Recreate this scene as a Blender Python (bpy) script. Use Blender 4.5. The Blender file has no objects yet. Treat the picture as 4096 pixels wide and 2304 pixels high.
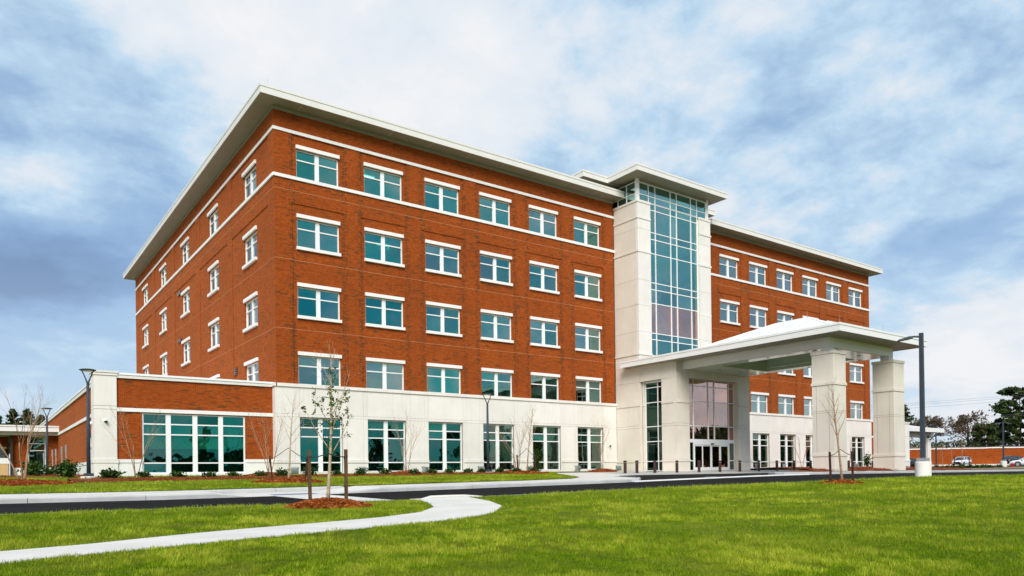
import bpy, bmesh, math, random
import numpy as np
from mathutils import Vector, Matrix

rnd = random.Random(7)
SC = bpy.context.scene
COL = SC.collection

# ------------------------------------------------------------------ camera
cam_d = bpy.data.cameras.new('camera')
cam = bpy.data.objects.new('camera', cam_d)
COL.objects.link(cam)
SC.camera = cam
YAW, PITCH, ROLL = math.radians(36.082), math.radians(0.202), math.radians(-0.722)
_r = Vector((math.cos(YAW), -math.sin(YAW), 0)); _f = Vector((math.sin(YAW), math.cos(YAW), 0)); _u = Vector((0, 0, 1))
_f2 = math.cos(PITCH) * _f + math.sin(PITCH) * _u
_u2 = -math.sin(PITCH) * _f + math.cos(PITCH) * _u
_r3 = math.cos(ROLL) * _r + math.sin(ROLL) * _u2
_u3 = -math.sin(ROLL) * _r + math.cos(ROLL) * _u2
CAM = Vector((-14.757, -44.449, -0.171))
cam.matrix_world = Matrix(((_r3.x, _u3.x, -_f2.x, CAM.x), (_r3.y, _u3.y, -_f2.y, CAM.y), (_r3.z, _u3.z, -_f2.z, CAM.z), (0, 0, 0, 1)))
cam_d.sensor_width = 36.0
cam_d.sensor_fit = 'HORIZONTAL'
cam_d.lens = 2941.249 / 4096 * 36
cam_d.shift_y = (1881.985 - 1152) / 4096
cam_d.clip_start = 0.1
cam_d.clip_end = 6000

# ------------------------------------------------------------------ sky and sun
SUN_EL, SUN_AZ = math.radians(38), math.radians(218)     # azimuth clockwise from +Y: light comes from the left and front
world = bpy.data.worlds.new('World'); SC.world = world; world.use_nodes = True
nt = world.node_tree; nt.nodes.clear()
def N(nt, t, **kw):
    n = nt.nodes.new(t)
    for k, v in kw.items(): setattr(n, k, v)
    return n
def math_node(nt, op, a, b=None, c=None, clamp=False):
    n = nt.nodes.new('ShaderNodeMath'); n.operation = op; n.use_clamp = clamp
    for i, v in enumerate((a, b, c)):
        if v is None: continue
        if isinstance(v, (int, float)): n.inputs[i].default_value = v
        else: nt.links.new(v, n.inputs[i])
    return n.outputs[0]
def mix_col(nt, fac, a, b, mode='MIX'):
    n = nt.nodes.new('ShaderNodeMix'); n.data_type = 'RGBA'; n.blend_type = mode
    for sock, v in ((n.inputs['Factor'], fac), (n.inputs[6], a), (n.inputs[7], b)):
        if isinstance(v, (int, float)): sock.default_value = v
        elif isinstance(v, tuple): sock.default_value = (*v, 1) if len(v) == 3 else v
        else: nt.links.new(v, sock)
    return n.outputs[2]
def ramp(nt, fac, stops, interp='LINEAR'):
    n = nt.nodes.new('ShaderNodeValToRGB'); n.color_ramp.interpolation = interp
    el = n.color_ramp.elements
    while len(el) < len(stops): el.new(0.5)
    for e, (p, c) in zip(el, stops):
        e.position = p; e.color = (*c, 1) if not isinstance(c, (int, float)) else (c, c, c, 1)
    nt.links.new(fac, n.inputs[0])
    return n.outputs[0]
sky = N(nt, 'ShaderNodeTexSky', sky_type='NISHITA'); sky.sun_disc = False
sky.sun_elevation = SUN_EL; sky.sun_rotation = SUN_AZ; sky.air_density = 1.0; sky.dust_density = 1.0
tc = N(nt, 'ShaderNodeTexCoord')
sep = N(nt, 'ShaderNodeSeparateXYZ'); nt.links.new(tc.outputs['Generated'], sep.inputs[0])
zc = math_node(nt, 'MAXIMUM', sep.outputs['Z'], 0.0)
den = math_node(nt, 'ADD', zc, 0.26)
cx = math_node(nt, 'DIVIDE', sep.outputs['X'], den); cy = math_node(nt, 'DIVIDE', sep.outputs['Y'], den)
comb = N(nt, 'ShaderNodeCombineXYZ'); nt.links.new(cx, comb.inputs[0]); nt.links.new(cy, comb.inputs[1])
def cloud(scale, detail, rough, off, dist=0.0):
    mp = N(nt, 'ShaderNodeMapping'); mp.inputs['Location'].default_value = off
    mp.inputs['Scale'].default_value = (scale, scale, 1)
    nt.links.new(comb.outputs[0], mp.inputs[0])
    t = N(nt, 'ShaderNodeTexNoise'); t.inputs['Scale'].default_value = 1; t.inputs['Detail'].default_value = detail
    t.inputs['Roughness'].default_value = rough; t.inputs['Distortion'].default_value = dist
    nt.links.new(mp.outputs[0], t.inputs[0])
    return t.outputs[0]
big = cloud(0.8, 6, 0.5, (5.5, 21.0, 0.4), 0.25)
fine = cloud(2.4, 10, 0.62, (7.1, 4.3, 2.0), 0.2)
puff = cloud(7.0, 8, 0.6, (1.1, 8.3, 5.0), 0.3)
nval = math_node(nt, 'ADD', math_node(nt, 'MULTIPLY', big, 0.56), math_node(nt, 'ADD', math_node(nt, 'MULTIPLY', fine, 0.30), math_node(nt, 'MULTIPLY', puff, 0.14)))
nval = math_node(nt, 'ADD', math_node(nt, 'MULTIPLY', math_node(nt, 'SUBTRACT', nval, 0.5), 2.25), 0.465)
def cloud_bank(d, width, amount):
    # one broad cloud bank (amount > 0) or gap (amount < 0) in the sky round a direction
    global nval
    vm = N(nt, 'ShaderNodeVectorMath', operation='SUBTRACT'); nt.links.new(tc.outputs['Generated'], vm.inputs[0]); vm.inputs[1].default_value = d
    sc_ = N(nt, 'ShaderNodeVectorMath', operation='MULTIPLY'); nt.links.new(vm.outputs[0], sc_.inputs[0]); sc_.inputs[1].default_value = (1 / width[0], 1 / width[0], 1 / width[1])
    ln = N(nt, 'ShaderNodeVectorMath', operation='LENGTH'); nt.links.new(sc_.outputs[0], ln.inputs[0])
    g = math_node(nt, 'MULTIPLY', math_node(nt, 'POWER', math_node(nt, 'SUBTRACT', 1.0, ln.outputs['Value'], clamp=True), 1.5), amount)
    nval = math_node(nt, 'ADD', nval, g)
cloud_bank((0.067, 0.971, 0.22), (0.40, 0.12), -0.46)
cloud_bank((0.111, 0.905, 0.411), (0.55, 0.3), 0.09)
cloud_bank((0.259, 0.828, 0.498), (0.35, 0.22), 0.1)
cloud_bank((0.059, 0.986, 0.155), (0.22, 0.05), 0.12)
cloud_bank((0.885, 0.392, 0.252), (0.4, 0.09), -0.17)
cloud_bank((0.762, 0.437, 0.478), (0.45, 0.25), -0.20)
cloud_bank((0.775, 0.521, 0.357), (0.35, 0.12), 0.07)
cloud_bank((0.93, 0.35, 0.114), (0.35, 0.07), 0.10)
cloud_bank((0.53, 0.668, 0.522), (0.25, 0.15), -0.05)

cloud_col = ramp(nt, nval, [(0.0, (0.09, 0.16, 0.32)), (0.20, (0.19, 0.31, 0.53)), (0.36, (0.35, 0.52, 0.74)), (0.47, (0.54, 0.73, 0.91)), (0.56, (0.78, 0.85, 0.93)), (0.72, (0.93, 0.94, 0.96))])
cover = ramp(nt, nval, [(0.30, 0.72), (0.50, 1.0)])
hz = math_node(nt, 'POWER', math_node(nt, 'SUBTRACT', 1.0, zc), 9.0)
cloud_col = mix_col(nt, math_node(nt, 'MULTIPLY', hz, 0.55), cloud_col, (0.84, 0.87, 0.92))
sky_s = N(nt, 'ShaderNodeVectorMath', operation='SCALE'); nt.links.new(sky.outputs[0], sky_s.inputs[0]); sky_s.inputs['Scale'].default_value = 0.10
SKY_GAIN = 0.50
c2 = N(nt, 'ShaderNodeVectorMath', operation='SCALE'); nt.links.new(cloud_col, c2.inputs[0]); c2.inputs['Scale'].default_value = SKY_GAIN
final = mix_col(nt, cover, sky_s.outputs[0], c2.outputs[0])
bg = N(nt, 'ShaderNodeBackground'); nt.links.new(final, bg.inputs[0]); bg.inputs[1].default_value = 1.0
wo = N(nt, 'ShaderNodeOutputWorld'); nt.links.new(bg.outputs[0], wo.inputs[0])

sun_d = bpy.data.lights.new('sun', 'SUN'); sun = bpy.data.objects.new('sun', sun_d); COL.objects.link(sun)
sun_d.energy = 2.0; sun_d.angle = math.radians(34); sun_d.color = (1.0, 0.95, 0.88)
sdir = Vector((math.sin(SUN_AZ) * math.cos(SUN_EL), math.cos(SUN_AZ) * math.cos(SUN_EL), math.sin(SUN_EL)))
sun.rotation_euler = sdir.to_track_quat('Z', 'Y').to_euler()
sun.location = (-60, -60, 80)

SC.view_settings.view_transform = 'Standard'
SC.view_settings.look = 'None'
SC.view_settings.exposure = 0.95
SC.view_settings.gamma = 1.0
SC.render.engine = 'CYCLES'
SC.cycles.transparent_max_bounces = 12
SC.cycles.max_bounces = 8
SC.cycles.use_denoising = True
SC.cycles.denoiser = 'OPENIMAGEDENOISE'
SC.cycles.denoising_input_passes = 'RGB_ALBEDO_NORMAL'
SC.cycles.denoising_prefilter = 'NONE'
SC.cycles.sample_clamp_indirect = 4.0

# ------------------------------------------------------------------ terrain heights
def tab(t, x):
    if x <= t[0][0]: return t[0][1]
    for (a, b), (c, d) in zip(t, t[1:]):
        if x <= c: return b + (d - b) * (x - a) / (c - a)
    return t[-1][1]
ZK = [(-60, -.74), (-30, -.8), (-16, -.84), (-10, -.87), (-5, -.84), (0, -.79), (4, -.745), (7, -.72), (10, -.68), (17, -.57), (22, -.505), (28, -.475), (37, -.5), (45, -.52), (57, -.55), (80, -.4), (110, -.1), (135, .1), (170, .2)]
ZL = [(-60, -.85), (-15, -.93), (-5, -.93), (0, -.88), (5, -.81), (13, -.76), (20, -.7), (27, -.66), (35, -.70), (45, -.74), (60, -.66), (80, -.5), (110, -.15), (135, .08), (170, .2)]
YK, YL = -19.5, -25.4
def g_road(x, y):
    if y <= YL: return tab(ZL, x) - .02 * min(YL - y, 30)
    if y <= YK:
        t = (y - YL) / (YK - YL); return tab(ZL, x) * (1 - t) + tab(ZK, x) * t
    zk = tab(ZK, x); far = max(-.2, zk); mid = max(-.42, zk)
    if y <= -11: return zk + (mid - zk) * (y - YK) / 8.5
    if y <= -6.5: return mid + (far - mid) * (y + 11) / 4.5
    return far
def g_bank(x, y):
    zk = tab(ZK, x) + .15
    t = min(1, max(0, (y - YK) / 18.)); e = max(-.12, zk)
    return zk + (e - zk) * t
def smooth(a, b, x):
    t = min(1, max(0, (x - a) / (b - a))); return t * t * (3 - 2 * t)
def g_plaza(x, y):
    s = smooth(10, 17, x)
    return g_bank(x, y) * (1 - s) + (g_road(x, y) + .012) * s

# ------------------------------------------------------------------ mesh helpers
class MB:
    def __init__(self): self.v = []; self.f = []; self.m = []
    def quad(self, *p, m=0):
        n = len(self.v); self.v += [tuple(q) for q in p]; self.f.append(tuple(range(n, n + len(p)))); self.m.append(m); return self
    def box(self, x0, x1, y0, y1, z0, z1, m=0):
        n = len(self.v)
        self.v += [(x0, y0, z0), (x1, y0, z0), (x1, y1, z0), (x0, y1, z0), (x0, y0, z1), (x1, y0, z1), (x1, y1, z1), (x0, y1, z1)]
        for f in ((0, 3, 2, 1), (4, 5, 6, 7), (0, 1, 5, 4), (1, 2, 6, 5), (2, 3, 7, 6), (3, 0, 4, 7)):
            self.f.append(tuple(n + i for i in f)); self.m.append(m)
        return self
    def hexa(self, b, t, m=0):
        n = len(self.v); self.v += [tuple(p) for p in b] + [tuple(p) for p in t]; k = len(b)
        self.f.append(tuple(n + i for i in reversed(range(k)))); self.f.append(tuple(n + k + i for i in range(k))); self.m += [m, m]
        for i in range(k):
            j = (i + 1) % k; self.f.append((n + i, n + j, n + k + j, n + k + i)); self.m.append(m)
        return self
    def tube(self, pts, rs, n=6, m=0, cap=True):
        base = len(self.v); k = len(pts); prev = None
        for i, p in enumerate(pts):
            p = Vector(p)
            d = (Vector(pts[min(i + 1, k - 1)]) - Vector(pts[max(i - 1, 0)]))
            if d.length < 1e-6: d = Vector((0, 0, 1))
            d.normalize()
            if prev is None: a = d.orthogonal().normalized()
            else:
                a = prev - d * prev.dot(d)
                a = a.normalized() if a.length > 1e-5 else d.orthogonal().normalized()
            prev = a; b = d.cross(a); r = rs[i] if isinstance(rs, (list, tuple)) else rs
            for j in range(n):
                t = 2 * math.pi * j / n; q = p + (a * math.cos(t) + b * math.sin(t)) * r; self.v.append((q.x, q.y, q.z))
        for i in range(k - 1):
            for j in range(n):
                j2 = (j + 1) % n
                self.f.append((base + i * n + j, base + i * n + j2, base + (i + 1) * n + j2, base + (i + 1) * n + j)); self.m.append(m)
        if cap:
            self.f.append(tuple(base + j for j in reversed(range(n)))); self.f.append(tuple(base + (k - 1) * n + j for j in range(n))); self.m += [m, m]
        return self
    def lathe(self, c, prof, n=20, m=0):
        base = len(self.v); k = len(prof)
        for r, z in prof:
            for j in range(n):
                t = 2 * math.pi * j / n; self.v.append((c[0] + r * math.cos(t), c[1] + r * math.sin(t), c[2] + z))
        for i in range(k - 1):
            for j in range(n):
                j2 = (j + 1) % n
                self.f.append((base + i * n + j, base + i * n + j2, base + (i + 1) * n + j2, base + (i + 1) * n + j)); self.m.append(m)
        self.f.append(tuple(base + j for j in reversed(range(n)))); self.f.append(tuple(base + (k - 1) * n + j for j in range(n))); self.m += [m, m]
        return self
    def mesh(self, name, mats, smooth=False):
        me = bpy.data.meshes.new(name); me.from_pydata(self.v, [], self.f)
        for mt in (mats if isinstance(mats, (list, tuple)) else [mats]): me.materials.append(mt)
        if any(self.m): me.polygons.foreach_set('material_index', self.m)
        if smooth: me.polygons.foreach_set('use_smooth', [True] * len(me.polygons))
        me.update(); return me
def link(name, me, parent=None, loc=None, rotz=None, world_coords=True):
    o = bpy.data.objects.new(name, me); COL.objects.link(o)
    if parent is not None:
        o.parent = parent
        if world_coords and loc is None:
            o.matrix_parent_inverse = Matrix.Translation(-PARENT_LOC.get(parent.name, Vector((0, 0, 0))))
    if loc is not None: o.location = loc
    if rotz is not None: o.rotation_euler = (0, 0, rotz)
    return o
PARENT_LOC = {}
def thing(name, label, cat, loc=(0, 0, 0), group=None, rotz=0.0):
    o = bpy.data.objects.new(name, None); COL.objects.link(o); o.location = loc; o.rotation_euler = (0, 0, rotz)
    o.empty_display_size = 0.2
    PARENT_LOC[o.name] = Vector(loc)
    tag(o, label, cat, group); return o
def tag(o, label, cat, group=None):
    o['label'] = label; o['category'] = cat
    if group: o['group'] = group
    return o
def struct(o, kind='structure'): o['kind'] = kind; return o
def copy_tree(o, parent=None):
    c = o.copy(); COL.objects.link(c); c.parent = parent
    for ch in o.children: copy_tree(ch, c)
    return c

# ------------------------------------------------------------------ materials
def new_mat(name):
    m = bpy.data.materials.new(name); m.use_nodes = True; nt = m.node_tree; nt.nodes.clear()
    out = nt.nodes.new('ShaderNodeOutputMaterial'); return m, nt, out
def pbsdf(nt, out, col, rough=0.6, metal=0.0, spec=0.3, normal=None):
    b = nt.nodes.new('ShaderNodeBsdfPrincipled')
    if isinstance(col, tuple): b.inputs['Base Color'].default_value = (*col, 1)
    else: nt.links.new(col, b.inputs['Base Color'])
    if isinstance(rough, (int, float)): b.inputs['Roughness'].default_value = rough
    else: nt.links.new(rough, b.inputs['Roughness'])
    b.inputs['Metallic'].default_value = metal; b.inputs['Specular IOR Level'].default_value = spec
    if normal is not None: nt.links.new(normal, b.inputs['Normal'])
    nt.links.new(b.outputs[0], out.inputs[0]); return b
def noise(nt, scale, detail=4, rough=0.55, vec=None, scl=None, off=None):
    t = nt.nodes.new('ShaderNodeTexNoise'); t.inputs['Scale'].default_value = scale; t.inputs['Detail'].default_value = detail
    t.inputs['Roughness'].default_value = rough
    if vec is None: vec = nt.nodes.new('ShaderNodeNewGeometry').outputs['Position']
    if scl is not None or off is not None:
        mp = nt.nodes.new('ShaderNodeMapping'); mp.inputs['Scale'].default_value = scl or (1, 1, 1); mp.inputs['Location'].default_value = off or (0, 0, 0)
        nt.links.new(vec, mp.inputs[0]); vec = mp.outputs[0]
    nt.links.new(vec, t.inputs[0]); return t.outputs[0]
def bump(nt, h, strength=0.3, dist=0.02):
    b = nt.nodes.new('ShaderNodeBump'); b.inputs['Strength'].default_value = strength; b.inputs['Distance'].default_value = dist
    nt.links.new(h, b.inputs['Height']); return b.outputs[0]
def mottled(name, c0, c1, scale=1.5, rough=0.7, bscale=40, bstr=0.15, metal=0.0, spec=0.3, streak=0.0, fine=None, vary=0.0):
    m, nt, out = new_mat(name)
    n1 = noise(nt, scale, 5, 0.6)
    col = ramp(nt, n1, [(0.3, c0), (0.7, c1)])
    if fine:
        n3 = noise(nt, fine[0], 3, 0.6); col = mix_col(nt, math_node(nt, 'MULTIPLY', n3, fine[1]), col, tuple(x * 0.55 for x in c0))
    if streak:
        n4 = noise(nt, 1.0, 4, 0.6, scl=(5, 5, 0.35)); f = ramp(nt, n4, [(0.52, 0.0), (0.75, streak)])
        col = mix_col(nt, f, col, tuple(x * 0.6 for x in c0))
    if vary:
        oi = nt.nodes.new('ShaderNodeObjectInfo'); col = mix_col(nt, math_node(nt, 'MULTIPLY', oi.outputs['Random'], vary), col, tuple(x * 0.5 for x in c0))
    h = noise(nt, bscale, 3, 0.6)
    pbsdf(nt, out, col, rough, metal, spec, bump(nt, h, bstr, 0.01)); return m

def brick_mat(name, quoin=False, tone=1.0):
    m, nt, out = new_mat(name)
    g = nt.nodes.new('ShaderNodeNewGeometry')
    sp = nt.nodes.new('ShaderNodeSeparateXYZ'); nt.links.new(g.outputs['Position'], sp.inputs[0])
    sn = nt.nodes.new('ShaderNodeSeparateXYZ'); nt.links.new(g.outputs['True Normal'], sn.inputs[0])
    side = math_node(nt, 'GREATER_THAN', math_node(nt, 'ABSOLUTE', sn.outputs[0]), 0.5)
    u = math_node(nt, 'ADD', math_node(nt, 'MULTIPLY', sp.outputs[0], math_node(nt, 'SUBTRACT', 1.0, side)), math_node(nt, 'MULTIPLY', sp.outputs[1], side))
    rz = math_node(nt, 'DIVIDE', sp.outputs[2], 0.0677); row = math_node(nt, 'FLOOR', rz)
    sh = math_node(nt, 'MULTIPLY', math_node(nt, 'MODULO', row, 2.0), 0.5)
    cu = math_node(nt, 'ADD', math_node(nt, 'DIVIDE', u, 0.2032), sh); colm = math_node(nt, 'FLOOR', cu)
    cv = nt.nodes.new('ShaderNodeCombineXYZ'); nt.links.new(colm, cv.inputs[0]); nt.links.new(row, cv.inputs[1]); nt.links.new(side, cv.inputs[2])
    wn = nt.nodes.new('ShaderNodeTexWhiteNoise'); wn.noise_dimensions = '3D'; nt.links.new(cv.outputs[0], wn.inputs[0])
    val = wn.outputs['Value']
    cvp = nt.nodes.new('ShaderNodeCombineXYZ'); nt.links.new(math_node(nt, 'FLOOR', math_node(nt, 'MULTIPLY', cu, 0.5)), cvp.inputs[0]); nt.links.new(row, cvp.inputs[1]); nt.links.new(side, cvp.inputs[2])
    cv2 = nt.nodes.new('ShaderNodeCombineXYZ'); nt.links.new(u, cv2.inputs[0]); nt.links.new(sp.outputs[2], cv2.inputs[1]); nt.links.new(side, cv2.inputs[2])
    patch = noise(nt, 1.0, 3, 0.6, vec=cv2.outputs[0], scl=(0.55, 2.4, 1))
    broad = noise(nt, 0.35, 3, 0.5, vec=cv2.outputs[0])
    base = ramp(nt, val, [(0.0, (0.235 * tone, 0.034 * tone, 0.004)), (0.5, (0.31 * tone, 0.050 * tone, 0.006)), (1.0, (0.39 * tone, 0.074 * tone, 0.010))])
    base = mix_col(nt, math_node(nt, 'MULTIPLY', ramp(nt, broad, [(0.3, 0.0), (0.7, 1.0)]), 0.55), base, (0.20 * tone, 0.026 * tone, 0.003))
    wn2 = nt.nodes.new('ShaderNodeTexWhiteNoise'); wn2.noise_dimensions = '4D'; wn2.inputs['W'].default_value = 3.7; nt.links.new((cv if quoin else cvp).outputs[0], wn2.inputs[0])
    thr = ramp(nt, patch, [(0.46, 0.985), (0.72, 0.72)])
    if quoin: thr = ramp(nt, patch, [(0.3, 0.72), (0.7, 0.5)])
    dark = math_node(nt, 'GREATER_THAN', wn2.outputs['Value'], thr)
    base = mix_col(nt, math_node(nt, 'MULTIPLY', dark, 0.88), base, (0.075, 0.028, 0.014))
    fz = math_node(nt, 'FRACT', rz); fu = math_node(nt, 'FRACT', cu)
    mort = math_node(nt, 'MAXIMUM', math_node(nt, 'LESS_THAN', fz, 0.15), math_node(nt, 'LESS_THAN', fu, 0.05))
    base = mix_col(nt, mort, base, (0.40 * tone, 0.15 * tone, 0.040))
    bs = pbsdf(nt, out, base, 0.9, 0, 0.06, bump(nt, math_node(nt, 'SUBTRACT', 1.0, mort), 0.5, 0.008))
    bs.inputs['Sheen Weight'].default_value = 0.17; bs.inputs['Sheen Roughness'].default_value = 0.45; bs.inputs['Sheen Tint'].default_value = (1.0, 0.46, 0.20, 1)
    return m
M = {}
M['brick'] = brick_mat('brick'); M['brick_quoin'] = brick_mat('brick_quoin', True)
M['precast'] = mottled('precast_concrete', (0.775, 0.735, 0.67), (0.855, 0.815, 0.75), 0.7, 0.75, 60, 0.1, streak=0.16, vary=0.16)
M['precast_shaded'] = mottled('precast_concrete_shaded', (0.69, 0.63, 0.54), (0.78, 0.72, 0.62), 0.6, 0.75, 60, 0.1, streak=0.18, vary=0.14)  # same stone, deeper: shade of side and sheltered faces is painted into the colour
M['joint'] = mottled('joint_sealant', (0.16, 0.14, 0.115), (0.22, 0.19, 0.16), 3)
M['white'] = mottled('white_painted_metal', (0.84, 0.835, 0.82), (0.88, 0.875, 0.86), 2, 0.35, 80, 0.02, spec=0.4)
M['cast_white'] = mottled('white_cast_stone', (0.80, 0.785, 0.75), (0.86, 0.845, 0.81), 1.5, 0.65, 60, 0.08, streak=0.06)
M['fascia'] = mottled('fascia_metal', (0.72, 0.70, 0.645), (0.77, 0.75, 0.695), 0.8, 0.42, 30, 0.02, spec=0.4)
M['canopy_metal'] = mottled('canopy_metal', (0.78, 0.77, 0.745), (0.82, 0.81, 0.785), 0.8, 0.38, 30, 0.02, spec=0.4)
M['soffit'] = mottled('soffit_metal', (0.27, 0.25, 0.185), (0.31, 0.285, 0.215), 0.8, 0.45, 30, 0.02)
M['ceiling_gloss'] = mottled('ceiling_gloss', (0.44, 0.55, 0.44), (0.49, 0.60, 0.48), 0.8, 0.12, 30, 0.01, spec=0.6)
M['roof_white'] = mottled('white_roof_metal', (0.80, 0.81, 0.82), (0.85, 0.86, 0.86), 0.8, 0.35, 30, 0.02, spec=0.4)
def asphalt_mat():
    m, nt, out = new_mat('asphalt')
    col = ramp(nt, noise(nt, 0.35, 5, 0.6), [(0.3, (0.012, 0.011, 0.0105)), (0.7, (0.024, 0.022, 0.021))])
    track = ramp(nt, noise(nt, 1.0, 4, 0.6, scl=(0.035, 1.3, 1)), [(0.45, 0.0), (0.72, 0.55)]); col = mix_col(nt, track, col, (0.040, 0.037, 0.034))
    spot = ramp(nt, noise(nt, 7.0, 2, 0.5), [(0.70, 0.0), (0.76, 0.5)]); col = mix_col(nt, spot, col, (0.07, 0.065, 0.06))
    col = mix_col(nt, math_node(nt, 'MULTIPLY', noise(nt, 60, 3, 0.6), 0.5), col, (0.007, 0.007, 0.007))
    pbsdf(nt, out, col, 0.95, 0, 0.06, bump(nt, noise(nt, 90, 3, 0.6), 0.5, 0.01)); return m
M['asphalt'] = asphalt_mat()
M['concrete'] = mottled('pale_concrete', (0.66, 0.62, 0.55), (0.81, 0.77, 0.695), 0.9, 0.8, 60, 0.2, fine=(25, 0.18), vary=0.12)
M['kerb'] = mottled('kerb_concrete', (0.42, 0.42, 0.41), (0.56, 0.56, 0.545), 1.1, 0.8, 60, 0.25, fine=(18, 0.2))
M['paver'] = mottled('paver_concrete', (0.40, 0.40, 0.38), (0.48, 0.475, 0.45), 0.6, 0.8, 60, 0.2)
M['paint'] = mottled('road_paint', (0.66, 0.66, 0.64), (0.76, 0.76, 0.74), 4, 0.7)
M['warn'] = mottled('warning_strip', (0.16, 0.20, 0.30), (0.22, 0.26, 0.36), 6, 0.6)
M['lamp'] = mottled('lamp_grey_metal', (0.040, 0.050, 0.066), (0.055, 0.066, 0.084), 2, 0.6, spec=0.2)
M['galv'] = mottled('galvanised_metal', (0.30, 0.31, 0.31), (0.40, 0.41, 0.41), 6, 0.45, metal=0.3)
M['bollard'] = mottled('bollard_brown', (0.040, 0.020, 0.018), (0.055, 0.028, 0.025), 4, 0.5)
M['uplight'] = mottled('grey_green_metal', (0.24, 0.28, 0.28), (0.32, 0.36, 0.36), 5, 0.4)
M['stake'] = mottled('stake_wood', (0.07, 0.035, 0.016), (0.15, 0.08, 0.035), 6, 0.85, 60, 0.4)
M['stake_dark'] = mottled('stake_wood_dark', (0.035, 0.016, 0.012), (0.07, 0.03, 0.02), 6, 0.85)
M['strap'] = mottled('black_strap', (0.012, 0.014, 0.012), (0.025, 0.027, 0.024), 6, 0.7)
M['bark_pale'] = mottled('bark_pale', (0.30, 0.21, 0.13), (0.55, 0.43, 0.30), 9, 0.85, 50, 0.5)
M['bark_tan'] = mottled('bark_tan', (0.24, 0.14, 0.08), (0.42, 0.28, 0.17), 7, 0.85, 50, 0.4)
M['bark_dark'] = mottled('bark_dark', (0.055, 0.036, 0.022), (0.11, 0.075, 0.045), 5, 0.9, 40, 0.5)
M['twig_far'] = mottled('twig_brown', (0.075, 0.050, 0.026), (0.13, 0.085, 0.045), 1, 0.9)
M['black'] = mottled('black_plastic', (0.012, 0.012, 0.013), (0.02, 0.02, 0.021), 4, 0.4)
M['rubber'] = mottled('tyre_rubber', (0.015, 0.015, 0.015), (0.022, 0.022, 0.022), 8, 0.8)
M['alloy'] = mottled('alloy_wheel', (0.45, 0.46, 0.47), (0.52, 0.53, 0.54), 8, 0.3, metal=0.7)
M['car_white'] = mottled('car_white', (0.80, 0.81, 0.82), (0.83, 0.84, 0.85), 1, 0.18, 20, 0.0, spec=0.6)
M['car_black'] = mottled('car_black', (0.014, 0.015, 0.018), (0.018, 0.019, 0.022), 1, 0.15, 20, 0.0, spec=0.6)
M['car_glass'] = mottled('car_glass', (0.02, 0.035, 0.045), (0.03, 0.045, 0.055), 1, 0.06, 20, 0.0, spec=0.8)
M['head_lamp'] = mottled('head_lamp', (0.7, 0.72, 0.74), (0.78, 0.8, 0.82), 3, 0.1)
M['red'] = mottled('red_paint', (0.35, 0.012, 0.02), (0.42, 0.02, 0.03), 3, 0.35)
M['fence'] = mottled('black_fence', (0.012, 0.011, 0.010), (0.02, 0.018, 0.016), 3, 0.5)
M['wire'] = mottled('power_cable', (0.10, 0.10, 0.10), (0.13, 0.13, 0.12), 1, 0.6)
M['tan_door'] = mottled('tan_cabinet', (0.56, 0.36, 0.16), (0.63, 0.42, 0.20), 2, 0.5)
M['interior'] = mottled('interior_paint', (0.42, 0.43, 0.40), (0.50, 0.51, 0.47), 0.6, 0.9)
M['interior_warm'] = mottled('interior_warm', (0.46, 0.22, 0.08), (0.55, 0.28, 0.11), 0.6, 0.9)
M['joint_light'] = mottled('pale_sealant', (0.46, 0.24, 0.12), (0.55, 0.30, 0.16), 3)
M['shade'] = mottled('roller_shade', (0.76, 0.79, 0.75), (0.82, 0.85, 0.81), 2, 0.85)
M['dark_panel'] = mottled('dark_panel', (0.02, 0.02, 0.02), (0.03, 0.03, 0.03), 2, 0.6)
M['needles'] = mottled('pine_needles', (0.020, 0.036, 0.010), (0.055, 0.085, 0.022), 0.9, 0.8, spec=0.15)
M['magnolia'] = mottled('evergreen_leaf', (0.022, 0.045, 0.012), (0.06, 0.10, 0.025), 1.5, 0.55, spec=0.3)

def emis(name, col, s):
    m, nt, out = new_mat(name); e = nt.nodes.new('ShaderNodeEmission'); e.inputs[0].default_value = (*col, 1); e.inputs[1].default_value = s
    nt.links.new(e.outputs[0], out.inputs[0]); return m
M['tube_light'] = emis('ceiling_tube_light', (1.0, 0.97, 0.88), 6.0)
M['lamp_glow'] = emis('table_lamp_shade', (1.0, 0.72, 0.35), 1.1)

def attr_leaf(name, c0, c1, c2, rough=0.7, trans=0.25, patch=None):
    """leaf/blade colour from a per-blade random attribute"""
    m, nt, out = new_mat(name)
    a = nt.nodes.new('ShaderNodeAttribute'); a.attribute_name = 'tint'
    col = ramp(nt, a.outputs['Fac'], [(0.0, c0), (0.55, c1), (1.0, c2)])
    if patch:
        n1 = noise(nt, patch[0], 4, 0.6); f = ramp(nt, n1, [(0.40, 0.0), (0.68, patch[1])])
        col = mix_col(nt, f, col, patch[2])
        n2 = noise(nt, patch[0] * 0.37, 3, 0.6, off=(9, 3, 0)); f2 = ramp(nt, n2, [(0.42, 0.0), (0.66, patch[3])])
        col = mix_col(nt, f2, col, patch[4])
    b = pbsdf(nt, out, col, rough, 0, 0.06)
    tr = nt.nodes.new('ShaderNodeBsdfTranslucent'); nt.links.new(col, tr.inputs[0])
    mx = nt.nodes.new('ShaderNodeMixShader'); mx.inputs[0].default_value = trans
    nt.links.new(b.outputs[0], mx.inputs[1]); nt.links.new(tr.outputs[0], mx.inputs[2]); nt.links.new(mx.outputs[0], out.inputs[0])
    return m
GP = (0.9, 0.5, (0.42, 0.39, 0.05), 0.55, (0.085, 0.165, 0.004))
M['blade'] = attr_leaf('grass_blade', (0.035, 0.085, 0.001), (0.215, 0.335, 0.004), (0.62, 0.62, 0.07), 0.8, 0.3, GP)
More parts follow.
